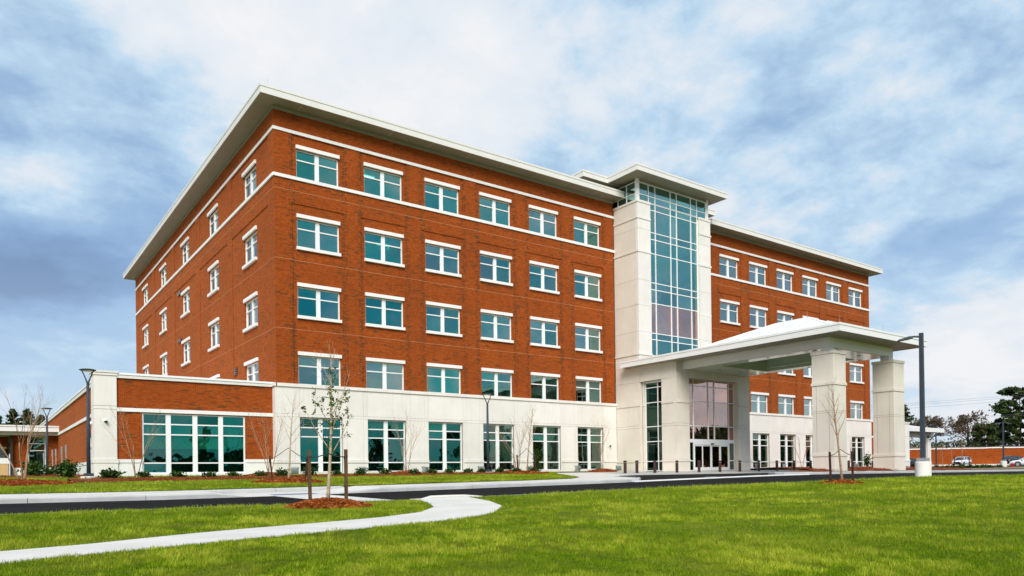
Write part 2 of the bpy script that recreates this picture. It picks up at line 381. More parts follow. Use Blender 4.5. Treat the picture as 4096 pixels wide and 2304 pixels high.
M['shrub_leaf'] = attr_leaf('shrub_leaf', (0.010, 0.028, 0.006), (0.03, 0.065, 0.012), (0.075, 0.13, 0.025), 0.5, 0.15)
M['tree_leaf'] = attr_leaf('young_leaf', (0.025, 0.06, 0.005), (0.06, 0.12, 0.008), (0.16, 0.23, 0.02), 0.5, 0.25)
M['straw'] = attr_leaf('pine_straw', (0.10, 0.022, 0.004), (0.28, 0.065, 0.012), (0.52, 0.18, 0.05), 0.85, 0.1)
def ground_grass(name, c0, c1, c2):
    m, nt, out = new_mat(name)
    n1 = noise(nt, 0.55, 4, 0.6); n2 = noise(nt, 14.0, 4, 0.7); n3 = noise(nt, 0.20, 3, 0.6, off=(9, 3, 0))
    col = ramp(nt, n2, [(0.3, c0), (0.5, c1), (0.72, c2)])
    col = mix_col(nt, ramp(nt, n1, [(0.40, 0.0), (0.70, 0.45)]), col, (0.27, 0.27, 0.035))
    col = mix_col(nt, ramp(nt, n3, [(0.42, 0.0), (0.66, 0.45)]), col, tuple(x * 0.8 for x in c0))
    pbsdf(nt, out, col, 0.9, 0, 0.1, bump(nt, n2, 0.8, 0.05)); return m
M['lawn'] = ground_grass('lawn_grass', (0.035, 0.062, 0.002), (0.14, 0.20, 0.005), (0.32, 0.34, 0.03))
M['earth'] = mottled('dry_grass', (0.16, 0.11, 0.05), (0.26, 0.18, 0.08), 0.4, 0.95, 6, 0.4)
M['mulch_base'] = mottled('pine_straw_base', (0.15, 0.033, 0.007), (0.25, 0.06, 0.012), 6, 0.95, 30, 1.0)

def glass_mat(name, teal, warm, tint, f0, f1, tilt=.022):
    """coated glazing: a tinted mirror coat over tinted see-through glass, stronger and paler at grazing angles; every pane sits a hair out of true"""
    m, nt, out = new_mat(name)
    lw = nt.nodes.new('ShaderNodeLayerWeight'); lw.inputs['Blend'].default_value = 0.5
    facing = lw.outputs['Facing']
    gc = ramp(nt, facing, [(0.05, teal), (0.28, tuple(a * .74 + b * .26 for a, b in zip(teal, warm))), (0.50, warm)])
    oi = nt.nodes.new('ShaderNodeObjectInfo')
    wn = nt.nodes.new('ShaderNodeTexWhiteNoise'); wn.noise_dimensions = '1D'; nt.links.new(math_node(nt, 'MULTIPLY', oi.outputs['Random'], 97.0), wn.inputs['W'])
    pale = ramp(nt, noise(nt, 0.17, 3, 0.6, off=(3.3, 1.7, 8.1)), [(0.42, 0.0), (0.66, 0.75)]); gc = mix_col(nt, pale, gc, tuple(x * .35 + .36 for x in warm))  # paler patches in the coat colour imitate uneven sky reflections
    gc = mix_col(nt, math_node(nt, 'MULTIPLY', wn.outputs['Value'], 0.30), gc, tuple(x * .5 + .06 for x in teal))
    fac = math_node(nt, 'ADD', ramp(nt, facing, [(0.05, f0), (0.45, f1)]), math_node(nt, 'MULTIPLY', math_node(nt, 'SUBTRACT', oi.outputs['Random'], 0.5), 0.22), clamp=True)
    gl = nt.nodes.new('ShaderNodeBsdfGlossy'); gl.inputs['Roughness'].default_value = 0.012; nt.links.new(gc, gl.inputs['Color'])
    wav = noise(nt, 0.9, 2, 0.5); bn = bump(nt, wav, 0.12, 0.05)
    dv = nt.nodes.new('ShaderNodeVectorMath'); dv.operation = 'SUBTRACT'; nt.links.new(wn.outputs['Color'], dv.inputs[0]); dv.inputs[1].default_value = (.5, .5, .5)
    ds = nt.nodes.new('ShaderNodeVectorMath'); ds.operation = 'SCALE'; nt.links.new(dv.outputs[0], ds.inputs[0]); ds.inputs['Scale'].default_value = tilt
    ad = nt.nodes.new('ShaderNodeVectorMath'); ad.operation = 'ADD'; nt.links.new(bn, ad.inputs[0]); nt.links.new(ds.outputs[0], ad.inputs[1])
    nm = nt.nodes.new('ShaderNodeVectorMath'); nm.operation = 'NORMALIZE'; nt.links.new(ad.outputs[0], nm.inputs[0]); nt.links.new(nm.outputs[0], gl.inputs['Normal'])
    tr = nt.nodes.new('ShaderNodeBsdfTransparent'); tr.inputs[0].default_value = (*tint, 1)
    mx = nt.nodes.new('ShaderNodeMixShader'); nt.links.new(fac, mx.inputs[0]); nt.links.new(tr.outputs[0], mx.inputs[1]); nt.links.new(gl.outputs[0], mx.inputs[2])
    nt.links.new(mx.outputs[0], out.inputs[0]); return m
M['glass'] = glass_mat('tinted_glass', (0.006, 0.40, 0.40), (0.66, 0.64, 0.58), (0.42, 0.85, 0.78), 0.50, 0.78)
M['glass_low'] = glass_mat('tinted_glass_low', (0.03, 0.42, 0.38), (0.62, 0.46, 0.40), (0.40, 0.72, 0.62), 0.30, 0.46)
M['glass_tower'] = glass_mat('tower_glass', (0.05, 0.45, 0.43), (0.38, 0.60, 0.57), (0.40, 0.72, 0.66), 0.60, 0.74, .03)
M['glass_dark'] = glass_mat('dark_glass', (0.03, 0.10, 0.07), (0.16, 0.20, 0.13), (0.20, 0.30, 0.22), 0.45, 0.60)
M['glass_pink_refl'] = glass_mat('pink_reflection_glass', (0.80, 0.50, 0.42), (1.0, 0.52, 0.40), (0.45, 0.60, 0.52), 0.66, 0.84, .03)  # pink of the reflected sky is put into the coat tint
# ------------------------------------------------------------------ ground surfaces
def sheet(name, poly, zf, mat, cell=2.0, parent=None, skirt=0.0):
    """polygon cut into cells and laid on the height function zf"""
    bm = bmesh.new(); vs = [bm.verts.new((x, y, 0)) for x, y in poly]; bm.faces.new(vs); bm.normal_update()
    bmesh.ops.triangulate(bm, faces=bm.faces[:], ngon_method='EAR_CLIP')
    xs = [p[0] for p in poly]; ys = [p[1] for p in poly]
    for ax, lo, hi in ((0, min(xs), max(xs)), (1, min(ys), max(ys))):
        k = math.floor(lo / cell) + 1
        while k * cell < hi:
            co = [0, 0, 0]; no = [0, 0, 0]; co[ax] = k * cell; no[ax] = 1
            bmesh.ops.bisect_plane(bm, geom=bm.verts[:] + bm.edges[:] + bm.faces[:], plane_co=co, plane_no=no, dist=1e-5); k += 1
    for v in bm.verts: v.co.z = zf(v.co.x, v.co.y)
    if skirt:
        be = [e for e in bm.edges if e.is_boundary]
        r = bmesh.ops.extrude_edge_only(bm, edges=be)
        for v in [g for g in r['geom'] if isinstance(g, bmesh.types.BMVert)]: v.co.z -= skirt
    bmesh.ops.recalc_face_normals(bm, faces=bm.faces[:])
    me = bpy.data.meshes.new(name); bm.to_mesh(me); bm.free(); me.materials.append(mat)
    if sum(p.normal.z for p in me.polygons) < 0: me.flip_normals()
    return link(name, me, parent)
def grid_sheet(name, xs, ys, zf, mat):
    v = [(x, y, zf(x, y)) for y in ys for x in xs]; n = len(xs)
    f = [(j * n + i, j * n + i + 1, (j + 1) * n + i + 1, (j + 1) * n + i) for j in range(len(ys) - 1) for i in range(n - 1)]
    me = bpy.data.meshes.new(name); me.from_pydata(v, [], f); me.materials.append(mat); me.update(); return link(name, me)
def spread(a, b, n): return [a + (b - a) * i / n for i in range(n)]
gx = [-2500, -1200, -600, -300, -150] + spread(-100, 180, 70) + [180, 300, 600, 1200, 2500]
gy = [-2500, -1200, -600, -300, -150] + spread(-100, 80, 60) + [80, 150, 300, 600, 1200, 2500]
struct(grid_sheet('ground', gx, gy, lambda x, y: g_road(max(-60, min(170, x)), y) - .12, M['earth']))
rx = [-120, -80] + spread(-60, 175, 94) + [175]
struct(grid_sheet('road', rx, [YL, -24.4, -23, -21, YK + .02], g_road, M['asphalt']))
# drop-off lane under the canopy
lane_poly = [(10.3, -19.48), (11.3, -19.2), (12.1, -18.6), (12.7, -17.8), (13.7, -15.8), (15.45, -13.1), (17.35, -11.4), (19.5, -10.75), (58, -10.75), (66, -12), (72, -19.48)]
struct(sheet('drop_off_lane', lane_poly, lambda x, y: g_road(x, y) + .002, M['asphalt'], 2.0))
# lawn in front of the road
struct(grid_sheet('lawn', [-120, -80] + spread(-60, 120, 90) + [120], spread(-90, -60, 4) + spread(-60, YL - .15, 17) + [YL - .15], lambda x, y: g_road(x, y) + .02, M['lawn']))
# gutter ribbon between road and lawn
gut = struct(grid_sheet('gutter_strip', [-120, -80] + spread(-60, 120, 90) + [120], [YL - .2, YL + .12], lambda x, y: g_road(x, y) + .012, M['kerb']))
for xa in (17.5, 21.5, 36.0, 40.5):
    struct(grid_sheet('painted_mark', [xa, xa + 1.0], [-18.2, -18.0], lambda x, y: g_road(x, y) + .022, M['paint']))
# building side: grass bank, paving
bank_poly = [(-70, -17.25), (-8.45, -17.25), (-8.45, -17.05), (-3.2, -17.05), (-3.2, -17.25), (6, -17.3), (8.9, -16.95), (10.6, -15.6), (11.9, -13.5), (13.2, -11.2), (14.6, -9), (17, -6), (20, -3.7), (24, -2.6), (28.3, -2.2), (28.3, 1.0), (-9.0, 1.0), (-9.0, 62), (-70, 62)]
struct(sheet('grass_bank', bank_poly, lambda x, y: g_bank(x, y) + .02, M['lawn'], 3.0))
walk = struct(sheet('sidewalk', [(-70, YK + .16), (-8.4, YK + .16), (-8.4, -17.25), (-70, -17.25)], lambda x, y: g_bank(x, y) - .03, M['joint'], 3.0))
def slab_row(parent, xs, y0, y1, zf, mat, th=.06, name='concrete_slab', gap=.018):
    for a, b in zip(xs, xs[1:]):
        x0, x1 = a + gap / 2, b - gap / 2
        p = [(x0, y0), (x1, y0), (x1, y1), (x0, y1)]
        b_ = MB(); b_.hexa([(x, y, zf(x, y) - th) for x, y in p], [(x, y, zf(x, y) + .006) for x, y in p])
        link(name, b_.mesh(name, mat), parent)
slab_row(walk, spread(-41.4, -8.4, 11) + [-8.4], YK + .17, -17.26, g_bank, M['concrete'])
ramp_z = lambda x, y: g_road(x, YK) + .01 + (y - YK) * .03
rampo = struct(sheet('kerb_ramp', [(-7.6, YK - .02), (-4.2, YK - .02), (-4.2, -17.27), (-7.6, -17.27)], ramp_z, M['concrete'], 1.0, skirt=.12))
link('warning_strip', MB().hexa([(x, y, ramp_z(x, y) - .01) for x, y in ((-6.5, -19.35), (-4.95, -19.35), (-4.95, -18.7), (-6.5, -18.7))], [(x, y, ramp_z(x, y) + .008) for x, y in ((-6.5, -19.35), (-4.95, -19.35), (-4.95, -18.7), (-6.5, -18.7))]).mesh('warning_strip', M['warn']), rampo)
for xa, xb, sgn in ((-8.4, -7.62, -1), (-4.18, -2.6, 1)):
    fl_z = (lambda x, y, xa=xa, xb=xb, sgn=sgn: (lambda s: ramp_z(x, y) * (1 - s) + (g_bank(x, y) + .006) * s)((x - xa) / (xb - xa) if sgn > 0 else (xb - x) / (xb - xa)))
    sheet('ramp_flare', [(xa, YK + .12), (xb, YK + .12), (xb, -17.27), (xa, -17.27)], fl_z, M['concrete'], .5, parent=rampo, skirt=.15)
struct(grid_sheet('crosswalk', [-6.62, -5.8, -4.88], [YL - .02, -24, -22, -20.5, YK], lambda x, y: g_road(x, y) + .007, M['concrete']))
plaza_poly = [(-2.58, YK + .16), (10.2, YK + .16), (11.2, -19.0), (11.95, -18.4), (12.5, -17.7), (13.6, -15.8), (15.4, -13.2), (17.4, -11.5), (19.5, -10.85), (60, -10.85), (60, -2.2), (37.55, -2.2), (37.55, -6.5), (28.4, -6.5), (28.4, -2.2), (24, -2.62), (20, -3.72), (17, -6.02), (14.6, -9.02), (13.2, -11.22), (11.9, -13.52), (10.6, -15.62), (8.9, -16.97), (6, -17.32), (-2.58, -17.3)]
plaza = struct(sheet('plaza_paving', plaza_poly, g_plaza, M['concrete'], 2.0))
# paver apron along the bollards, slab by slab
def apron_z(x, y): return g_plaza(x, y) + .006
for i in range(13):
    for j, (ya, yb) in enumerate(((-10.8, -9.45), (-9.45, -8.1), (-8.1, -6.75))):
        xa, xb = 19.6 + i * 3.0 + .012, 19.6 + (i + 1) * 3.0 - .012
        p = [(xa, ya + .012), (xb, ya + .012), (xb, yb - .012), (xa, yb - .012)]
        link('paving_slab', MB().hexa([(x, y, apron_z(x, y) - .05) for x, y in p], [(x, y, apron_z(x, y) + .004) for x, y in p]).mesh('paving_slab', M['paver']), plaza)
for a in (0.2, 4.4, 8.6): pass
# footpath through the lawn
PUP = [(-22, -35.6), (-18, -34.5), (-14.53, -33.44), (-13.56, -33.17), (-12.09, -32.45), (-11.11, -32.1), (-9.71, -31.7), (-8.3, -31.2), (-6.98, -30.39), (-5.8, -28.94), (-4.95, -27.13), (-4.62, -26.06), (-4.55, -25.38)]
PLO = [(-22, -36.8), (-18, -35.75), (-14.55, -34.65), (-13.46, -34.3), (-11.56, -33.65), (-9.6, -33.1), (-8.41, -32.76), (-7.27, -32.4), (-5.8, -31.45), (-4.3, -29.67), (-3.45, -27.9), (-2.9, -26.21), (-2.7, -25.38)]
def resample(pl, ts):
    d = [0]
    for a, b in zip(pl, pl[1:]): d.append(d[-1] + math.dist(a, b))
    out = []
    for t in ts:
        s = t * d[-1]
        for i in range(len(pl) - 1):
            if s <= d[i + 1] + 1e-9:
                k = (s - d[i]) / (d[i + 1] - d[i]); out.append((pl[i][0] + (pl[i + 1][0] - pl[i][0]) * k, pl[i][1] + (pl[i + 1][1] - pl[i][1]) * k)); break
    return out
def pz(x, y): return g_road(x, y) + .028
path = struct(sheet('footpath', resample(PUP, [i / 40 for i in range(41)]) + resample(PLO, [i / 40 for i in range(41)])[::-1], lambda x, y: pz(x, y) + .004, M['joint'], 1.0))
NS = 11
for i in range(NS):
    t0, t1 = i / NS + .0006, (i + 1) / NS - .0006
    ts = [t0 + (t1 - t0) * k / 6 for k in range(7)]
    ring = resample(PUP, ts) + resample(PLO, ts)[::-1]
    b_ = MB(); b_.hexa([(x, y, pz(x, y) - .06) for x, y in ring], [(x, y, pz(x, y) + .012) for x, y in ring])
    link('path_slab', b_.mesh('path_slab', M['concrete']), path)

# kerbs: one profile swept in segments
def kerb_run(parent, pts, hts, zf, name='kerb_stone', w=.16, seg=3.0, mat=None):
    """pts: centre of the road-side face; raised towards the left of the travel direction"""
    d = [0]
    for a, b in zip(pts, pts[1:]): d.append(d[-1] + math.dist(a, b))
    n = max(1, round(d[-1] / seg))
    for i in range(n):
        s0, s1 = d[-1] * i / n + .008, d[-1] * (i + 1) / n - .008
        m_ = MB(); k = max(2, int((s1 - s0) / .5) + 1); sec = []
        for j in range(k):
            s = s0 + (s1 - s0) * j / (k - 1)
            q = next(i2 for i2 in range(len(d) - 1) if s <= d[i2 + 1] + 1e-6); t = (s - d[q]) / (d[q + 1] - d[q])
            x = pts[q][0] + (pts[q + 1][0] - pts[q][0]) * t; y = pts[q][1] + (pts[q + 1][1] - pts[q][1]) * t
            dx, dy = pts[q + 1][0] - pts[q][0], pts[q + 1][1] - pts[q][1]; L = math.hypot(dx, dy); nx, ny = -dy / L, dx / L
            h = hts[q] + (hts[q + 1] - hts[q]) * t; z = zf(x, y)
            prof = [(0, -.1), (0, max(h - .03, .0)), (.03, h), (w, h + .002), (w, -.1)]
            sec.append([(x + nx * o, y + ny * o, z + zz) for o, zz in prof])
        base = len(m_.v)
        for s_ in sec: m_.v += s_
        for j in range(k - 1):
            for c in range(4): m_.f.append((base + j * 5 + c, base + (j + 1) * 5 + c, base + (j + 1) * 5 + c + 1, base + j * 5 + c + 1)); m_.m.append(0)
        m_.f.append(tuple(base + c for c in range(5))); m_.f.append(tuple(base + (k - 1) * 5 + c for c in reversed(range(5)))); m_.m += [0, 0]
        link(name, m_.mesh(name, mat or M['kerb']), parent)
kerb = struct(sheet('kerb', [(-60, YK + .02), (10, YK + .02), (10, YK + .14), (-60, YK + .14)], lambda x, y: g_road(x, y) - .06, M['kerb'], 4.0))
kerb_run(kerb, [(-44, YK), (-8.35, YK), (-7.5, YK)], [.15, .15, .03], g_road)
kerb_run(kerb, [(-4.4, YK), (-2.6, YK), (10.2, YK)], [.02, .15, .15], g_road)
kerb_run(kerb, [(10.2, YK), (11.25, -19.2), (12.05, -18.6), (12.65, -17.75), (13.75, -15.85), (15.55, -13.25), (17.5, -11.55)], [.15, .15, .15, .14, .09, .04, .01], g_road, seg=2.2)
kerb_run(kerb, [(-8.45, -17.24), (-3.1, -17.24)], [.17, .17], lambda x, y: ramp_z(x, y) - .02, w=.18)
kerb_run(kerb, [(-4.3, -25.62), (-3.9, -25.36), (-2.7, -25.36), (-2.0, -25.42)], [.02, .10, .10, .03], g_road, seg=1.4, w=.14, mat=M['concrete'])
kerb_run(kerb, [(10.6, -19.62), (25.2, -19.62)], [.05, .05], g_road, name='edge_strip', w=.45, mat=M['paint'])
# island with the canopy columns
def isl_z(x, y): return g_road(x, -19.4) + .17 + .10 * smooth(-19.3, -18.2, y)
isl_poly = [(25.0, -18.2), (25.5, -19.0), (26.5, -19.42), (90, -19.42), (90, -16.2), (26.6, -16.2), (25.5, -16.7), (25.0, -17.5)]
island = struct(sheet('planting_island', isl_poly, lambda x, y: isl_z(x, y), M['mulch_base'], 1.5))
kerb_run(kerb, [(26.6, -16.05), (25.4, -16.6), (24.85, -17.5), (24.85, -18.3), (25.4, -19.15), (26.5, -19.58), (90, -19.58)], [.15] * 7, g_road)
struct(sheet('dry_verge', [(48, -19.3), (90, -19.3), (90, -16.3), (48, -16.3)], lambda x, y: isl_z(x, y) + .03, M['earth'], 3.0))
# ground along the right-hand block, parking lot beyond
rb_z = lambda x, y: g_road(x, -2.2) + .10 + .05 * smooth(-6, -2, y)
struct(sheet('planting_bed', [(44, -6.4), (76, -6.4), (76, 1), (40.8, 1), (40.8, -2.15), (44, -2.15)], lambda x, y: rb_z(x, y) + .02, M['mulch_base'], 2.0))
struct(sheet('parking_lot', [(76, -16), (175, -16), (175, 62), (76, 62)], lambda x, y: g_road(x, y) + .01, M['asphalt'], 6.0))
for k in range(9):
    xa = 112 + k * 3.2
    struct(sheet('parking_line', [(xa, 6.0), (xa + .12, 6.0), (xa + 2.6, 10.8), (xa + 2.48, 10.8)], lambda x, y: g_road(x, y) + .03, M['paint'], 6.0))

# ------------------------------------------------------------------ facade machinery
def facade(name, parent, side, plane, us, zs, depth, mats, mat_of=None, back=-.32, cap=True):
    """wall of rectangular cells; depth(i,j) -> outward offset or None for an opening"""
    m_ = MB()
    def P(u, d, z): return (u, plane - d, z) if side == 'front' else (plane - d, u, z)
    D = [[depth((us[i] + us[i + 1]) / 2, (zs[j] + zs[j + 1]) / 2) for j in range(len(zs) - 1)] for i in range(len(us) - 1)]
    for i in range(len(us) - 1):
        for j in range(len(zs) - 1):
            d = D[i][j]; u0, u1, z0, z1 = us[i], us[i + 1], zs[j], zs[j + 1]
            mi = mat_of((u0 + u1) / 2, (z0 + z1) / 2) if mat_of else 0
            if d is not None: m_.quad(P(u0, d, z0), P(u1, d, z0), P(u1, d, z1), P(u0, d, z1), m=mi)
            dd = back if d is None else d
            if i + 1 < len(us) - 1:
                e = back if D[i + 1][j] is None else D[i + 1][j]
                if abs(e - dd) > 1e-6: m_.quad(P(u1, dd, z0), P(u1, e, z0), P(u1, e, z1), P(u1, dd, z1))
            if j + 1 < len(zs) - 1:
                e = back if D[i][j + 1] is None else D[i][j + 1]
                if abs(e - dd) > 1e-6: m_.quad(P(u0, dd, z1), P(u1, dd, z1), P(u1, e, z1), P(u0, e, z1))
    if cap:
        for u in (us[0], us[-1]): m_.quad(P(u, 0, zs[0]), P(u, back, zs[0]), P(u, back, zs[-1]), P(u, 0, zs[-1]))
    return link(name, m_.mesh(name, mats), parent)

# windows: frame object, panes / lintel / sill as its children
_win_cache = {}
def win_meshes(key, W, H, cols, rows, glass, fd=.11):
    if key in _win_cache: return _win_cache[key]
    f = MB(); xs = [0] + [c for p in cols for c in p] + [W]; zs = [0] + [c for p in rows for c in p] + [H]
    for k in range(0, len(xs), 2): f.box(xs[k], xs[k + 1], 0, fd, 0, H)
    for (a, b) in cols:
        for k in range(0, len(zs), 2): f.box(a, b, .008, fd - .008, zs[k], zs[k + 1])
    pm = {}
    for (a, b) in cols:
        for (c, d) in rows:
            kk = (round(b - a, 3), round(d - c, 3))
            if kk not in pm: pm[kk] = MB().box(0, kk[0], 0, .012, 0, kk[1]).mesh('pane', glass)
    _win_cache[key] = (f.mesh('window_frame', M['white']), pm); return _win_cache[key]
def add_window(parent, key, W, H, cols, rows, loc, rotz=0.0, glass=None, lintel=None, sill=None, shade=None, name='window'):
    fm, pm = win_meshes(key, W, H, cols, rows, glass or M['glass'])
    w = link(name, fm, parent, loc=Vector(loc) - PARENT_LOC.get(parent.name, Vector((0, 0, 0))), rotz=rotz)
    for (a, b) in cols:
        for (c, d) in rows: link('pane', pm[(round(b - a, 3), round(d - c, 3))], w, loc=(a, .075, c))
    if lintel: link('lintel', lintel, w, loc=(0, 0, 0))
    if sill: link('sill', sill, w, loc=(0, 0, 0))
    if shade:
        for (ci, top, bot) in shade:
            a, b = cols[ci]; key2 = (key, ci, round(top - bot, 2))
            if key2 not in _win_cache: _win_cache[key2] = MB().box(-.04, b - a + .04, 0, .01, 0, top - bot).mesh('roller_shade', M['shade'])
            link('roller_shade', _win_cache[key2], w, loc=(a, .16, bot))
    return w

H_B = thing('hospital_building', 'five-storey red brick building with white base, pale stone tower and low side wings', 'building', (0, 0, 0))
FL = 4.267; SILL5 = 18.3
SILLS = [SILL5 - FL * k for k in (3, 2, 1, 0)]                    # floors 2..5
WW, WH = 2.78, 1.80
UC = [(.06, 1.24), (1.50, 2.71)]; UR = [(.05, 1.12), (1.19, 1.72)]
LINTEL = MB().box(-.03, WW + .04, -.20, -.06, WH + .005, WH + .225).mesh('lintel', M['cast_white'])
SILLM = MB().box(-.05, WW + .06, -.245, .02, -.195, -.004).mesh('sill', M['cast_white'])
IN = .15                                                            # window set back from the brick face
def block_front(x0, shades, lights):
    us = [x0]
    for i in range(6):
        o = x0 + 4.54 * i
        if i > 0: us.append(o + 1.12 - .2)
        else: us.append(o + .92)
        us += [o + 1.12, o + 1.32, o + 1.42, o + 4.20, o + 4.34, o + 4.54, o + 4.74]
    us.append(x0 + 28.38); us = sorted(set(round(u, 4) for u in us))
    zs = [5.48]
    for s in SILLS: zs += [s, s + WH]
    zs += [16.66, 18.10, 20.94, 21.13, 22.17]; zs = sorted(set(round(z, 4) for z in zs))
    def bay(u):
        for i in range(6):
            o = x0 + 4.54 * i
            if o + 1.12 < u < o + 4.54: return u - o
        return None
    def depth(u, z):
        b = bay(u)
        if b is not None:
            if 1.42 < b < 4.20:
                for s in SILLS:
                    if s < z < s + WH: return None
            if z < 16.66 or 18.3 < z < 20.94: return -.055
        return 0.0
    def mat_of(u, z):
        for i in range(6):
            o = x0 + 4.54 * i
            for e in (1.12, 4.54):
                if abs(u - o - e) < .2 and z < 20.94: return 1
        return 0
    facade('brick_wall', H_B, 'front', 0.0, us, zs, depth, [M['brick'], M['brick_quoin']], mat_of, cap=False)
    for z0, z1, pr, nm in ((20.94, 21.13, .06, 'string_course'), (18.10, 18.30, .085, 'sill_band')):
        n = 6
        for i in range(n):
            a = x0 + 28.38 * i / n + (.004 if i else -.06); b = x0 + 28.38 * (i + 1) / n - (.004 if i < n - 1 else -.06)
            link(nm, MB().box(a, b, -pr, .05, z0 + .003, z1 + .004).mesh(nm, M['cast_white']), H_B)
    for fl, s in enumerate(SILLS):
        for i in range(6):
            sh = shades.get((fl, i))
            add_window(H_B, 'upper', WW, WH, UC, UR, (x0 + 1.42 + 4.54 * i, IN, s), 0, None, LINTEL, SILLM if fl in (1, 2) else None, sh)
    # movement joints: pale horizontal sealant lines
    for z in (17.42, 13.15, 8.88):
        for i in range(7):
            a = x0 + (4.54 * (i - 1) + 4.56 if i else .02); b = x0 + (4.54 * i + 1.10 if i < 6 else 28.36)
            link('movement_joint', MB().box(a, b, -.004, .01, z, z + .018).mesh('movement_joint', M['joint_light']), H_B)
            if i < 6: link('movement_joint', MB().box(x0 + 4.54 * i + 1.13, x0 + 4.54 * i + 4.53, (.051 if z < 16.66 else -.004), .07, z, z + .018).mesh('movement_joint', M['joint_light']), H_B)
TOPSH = [(0, 1.74, 1.19), (1, 1.74, 1.19)]
block_front(0.0, {(0, 0): TOPSH, (0, 1): [(0, 1.74, 1.45), (1, 1.74, 1.45)], (0, 3): TOPSH, (0, 4): [(0, 1.74, 1.35), (1, 1.74, 1.35)], (0, 5): [(0, 1.74, 1.5), (1, 1.74, 1.5)],
                  (2, 0): [(1, 1.74, .9)], (2, 1): [(0, .45, .05), (1, .5, .05)], (1, 1): [(1, 1.74, 1.19)], (2, 3): [(1, 1.74, .06)], (2, 5): [(1, .5, .05)], (3, 1): [(1, 1.74, 1.19)], (3, 4): [(0, 1.74, .7)], (1, 4): [(0, 1.74, 1.45)], (3, 2): [(0, 1.74, 1.5), (1, 1.74, 1.5)], (1, 0): [(0, 1.74, 1.55), (1, 1.74, 1.55)]}, None)
block_front(40.88, {(0, 1): [(1, 1.74, .7)], (0, 0): [(1, 1.74, .8)], (0, 5): [(1, 1.74, .8)], (1, 2): [(0, 1.74, .4)], (3, 1): [(1, 1.74, .06)], (3, 4): [(1, 1.74, .06)]}, None)
# left face
def left_face():
    D = 47.74; us = [0.0]
    for k in range(5):
        o = 9.29 * k; us += [o + 1.12, o + 3.60, o + 6.43, o + 9.13, o + 10.37]
    us = sorted(set(round(u, 4) for u in us if u < D - .3)) + [D]
    zs = [0.0, 5.5]
    for s in SILLS: zs += [s, s + WH]
    zs += [16.66, 18.10, 20.94, 21.13, 22.17]; zs = sorted(set(round(z, 4) for z in zs))
    def depth(u, z):
        for k in range(5):
            b = u - 9.29 * k
            if 1.12 < b < 9.13:
                if 3.60 < b < 6.43:
                    for s in SILLS:
                        if s < z < s + WH: return None
                if z < 16.66 or 18.3 < z < 20.94: return -.055
        return 0.0
    facade('brick_wall', H_B, 'left', 0.0, us, zs, depth, [M['brick']], None, cap=False)
    for z0, z1, pr, nm in ((20.94, 21.13, .06, 'string_course'), (18.10, 18.30, .085, 'sill_band')):
        for i in range(8):
            a = D * i / 8 + (.004 if i else .052); b = D * (i + 1) / 8 - .004
            link(nm, MB().box(-pr, .05, a, b, z0 + .003, z1 + .004).mesh(nm, M['cast_white']), H_B)
    for fl, s in enumerate(SILLS):
        for k in range(5):
            add_window(H_B, 'upper', WW, WH, UC, UR, (IN, 9.29 * k + 3.62 + WW, s), -math.pi / 2, None, LINTEL, SILLM if fl in (1, 2) else None, None)
    for y0, y1, z0, z1 in ((25.25, 26.45, 16.07, 16.36), (25.25, 26.45, 11.85, 12.14), (8.25, 8.80, 6.92, 7.46)):
        v = link('wall_vent', MB().box(-.02 - .0, .02, y0, y1, z0, z1).mesh('wall_vent', M['dark_panel']), H_B)
        n = 4
        for q in range(n):
            z = z0 + (z1 - z0) * (q + .5) / n
            link('vent_slat', MB().hexa([(-.05, y0, z - .03), (.0, y0, z), (.0, y1, z), (-.05, y1, z - .03)], [(-.05, y0, z - .018), (.0, y0, z + .012), (.0, y1, z + .012), (-.05, y1, z - .018)]).mesh('vent_slat', M['fascia']), v)
    for z in (17.42, 13.15, 8.88):
        for k in range(6):
            a = 9.29 * (k - 1) + 9.15 if k else .02; b = 9.29 * k + 1.10 if k < 5 else D
            link('movement_joint', MB().box(-.004, .01, a, b, z, z + .018).mesh('movement_joint', M['joint_light']), H_B)
            if k < 5: link('movement_joint', MB().box((.051 if z < 16.66 else -.004), .07, 9.29 * k + 1.13, 9.29 * k + 9.12, z, z + .018).mesh('movement_joint', M['joint_light']), H_B)
left_face()
# hidden sides so that the blocks are closed
hid = MB()
hid.quad((28.38, .32, 0), (28.38, 47.7, 0), (28.38, 47.7, 22.2), (28.38, .32, 22.2)); hid.quad((0, 47.74, 0), (28.38, 47.74, 0), (28.38, 47.74, 22.2), (0, 47.74, 22.2))
hid.quad((40.88, .32, 0), (40.88, 47.7, 0), (40.88, 47.7, 22.2), (40.88, .32, 22.2)); hid.quad((40.88, 47.74, 0), (69.26, 47.74, 0), (69.26, 47.74, 22.2), (40.88, 47.74, 22.2))
hid.quad((69.26, 0, 0), (69.26, 47.7, 0), (69.26, 47.7, 22.2), (69.26, 0, 22.2))
link('rear_wall', hid.mesh('rear_wall', M['brick']), H_B)

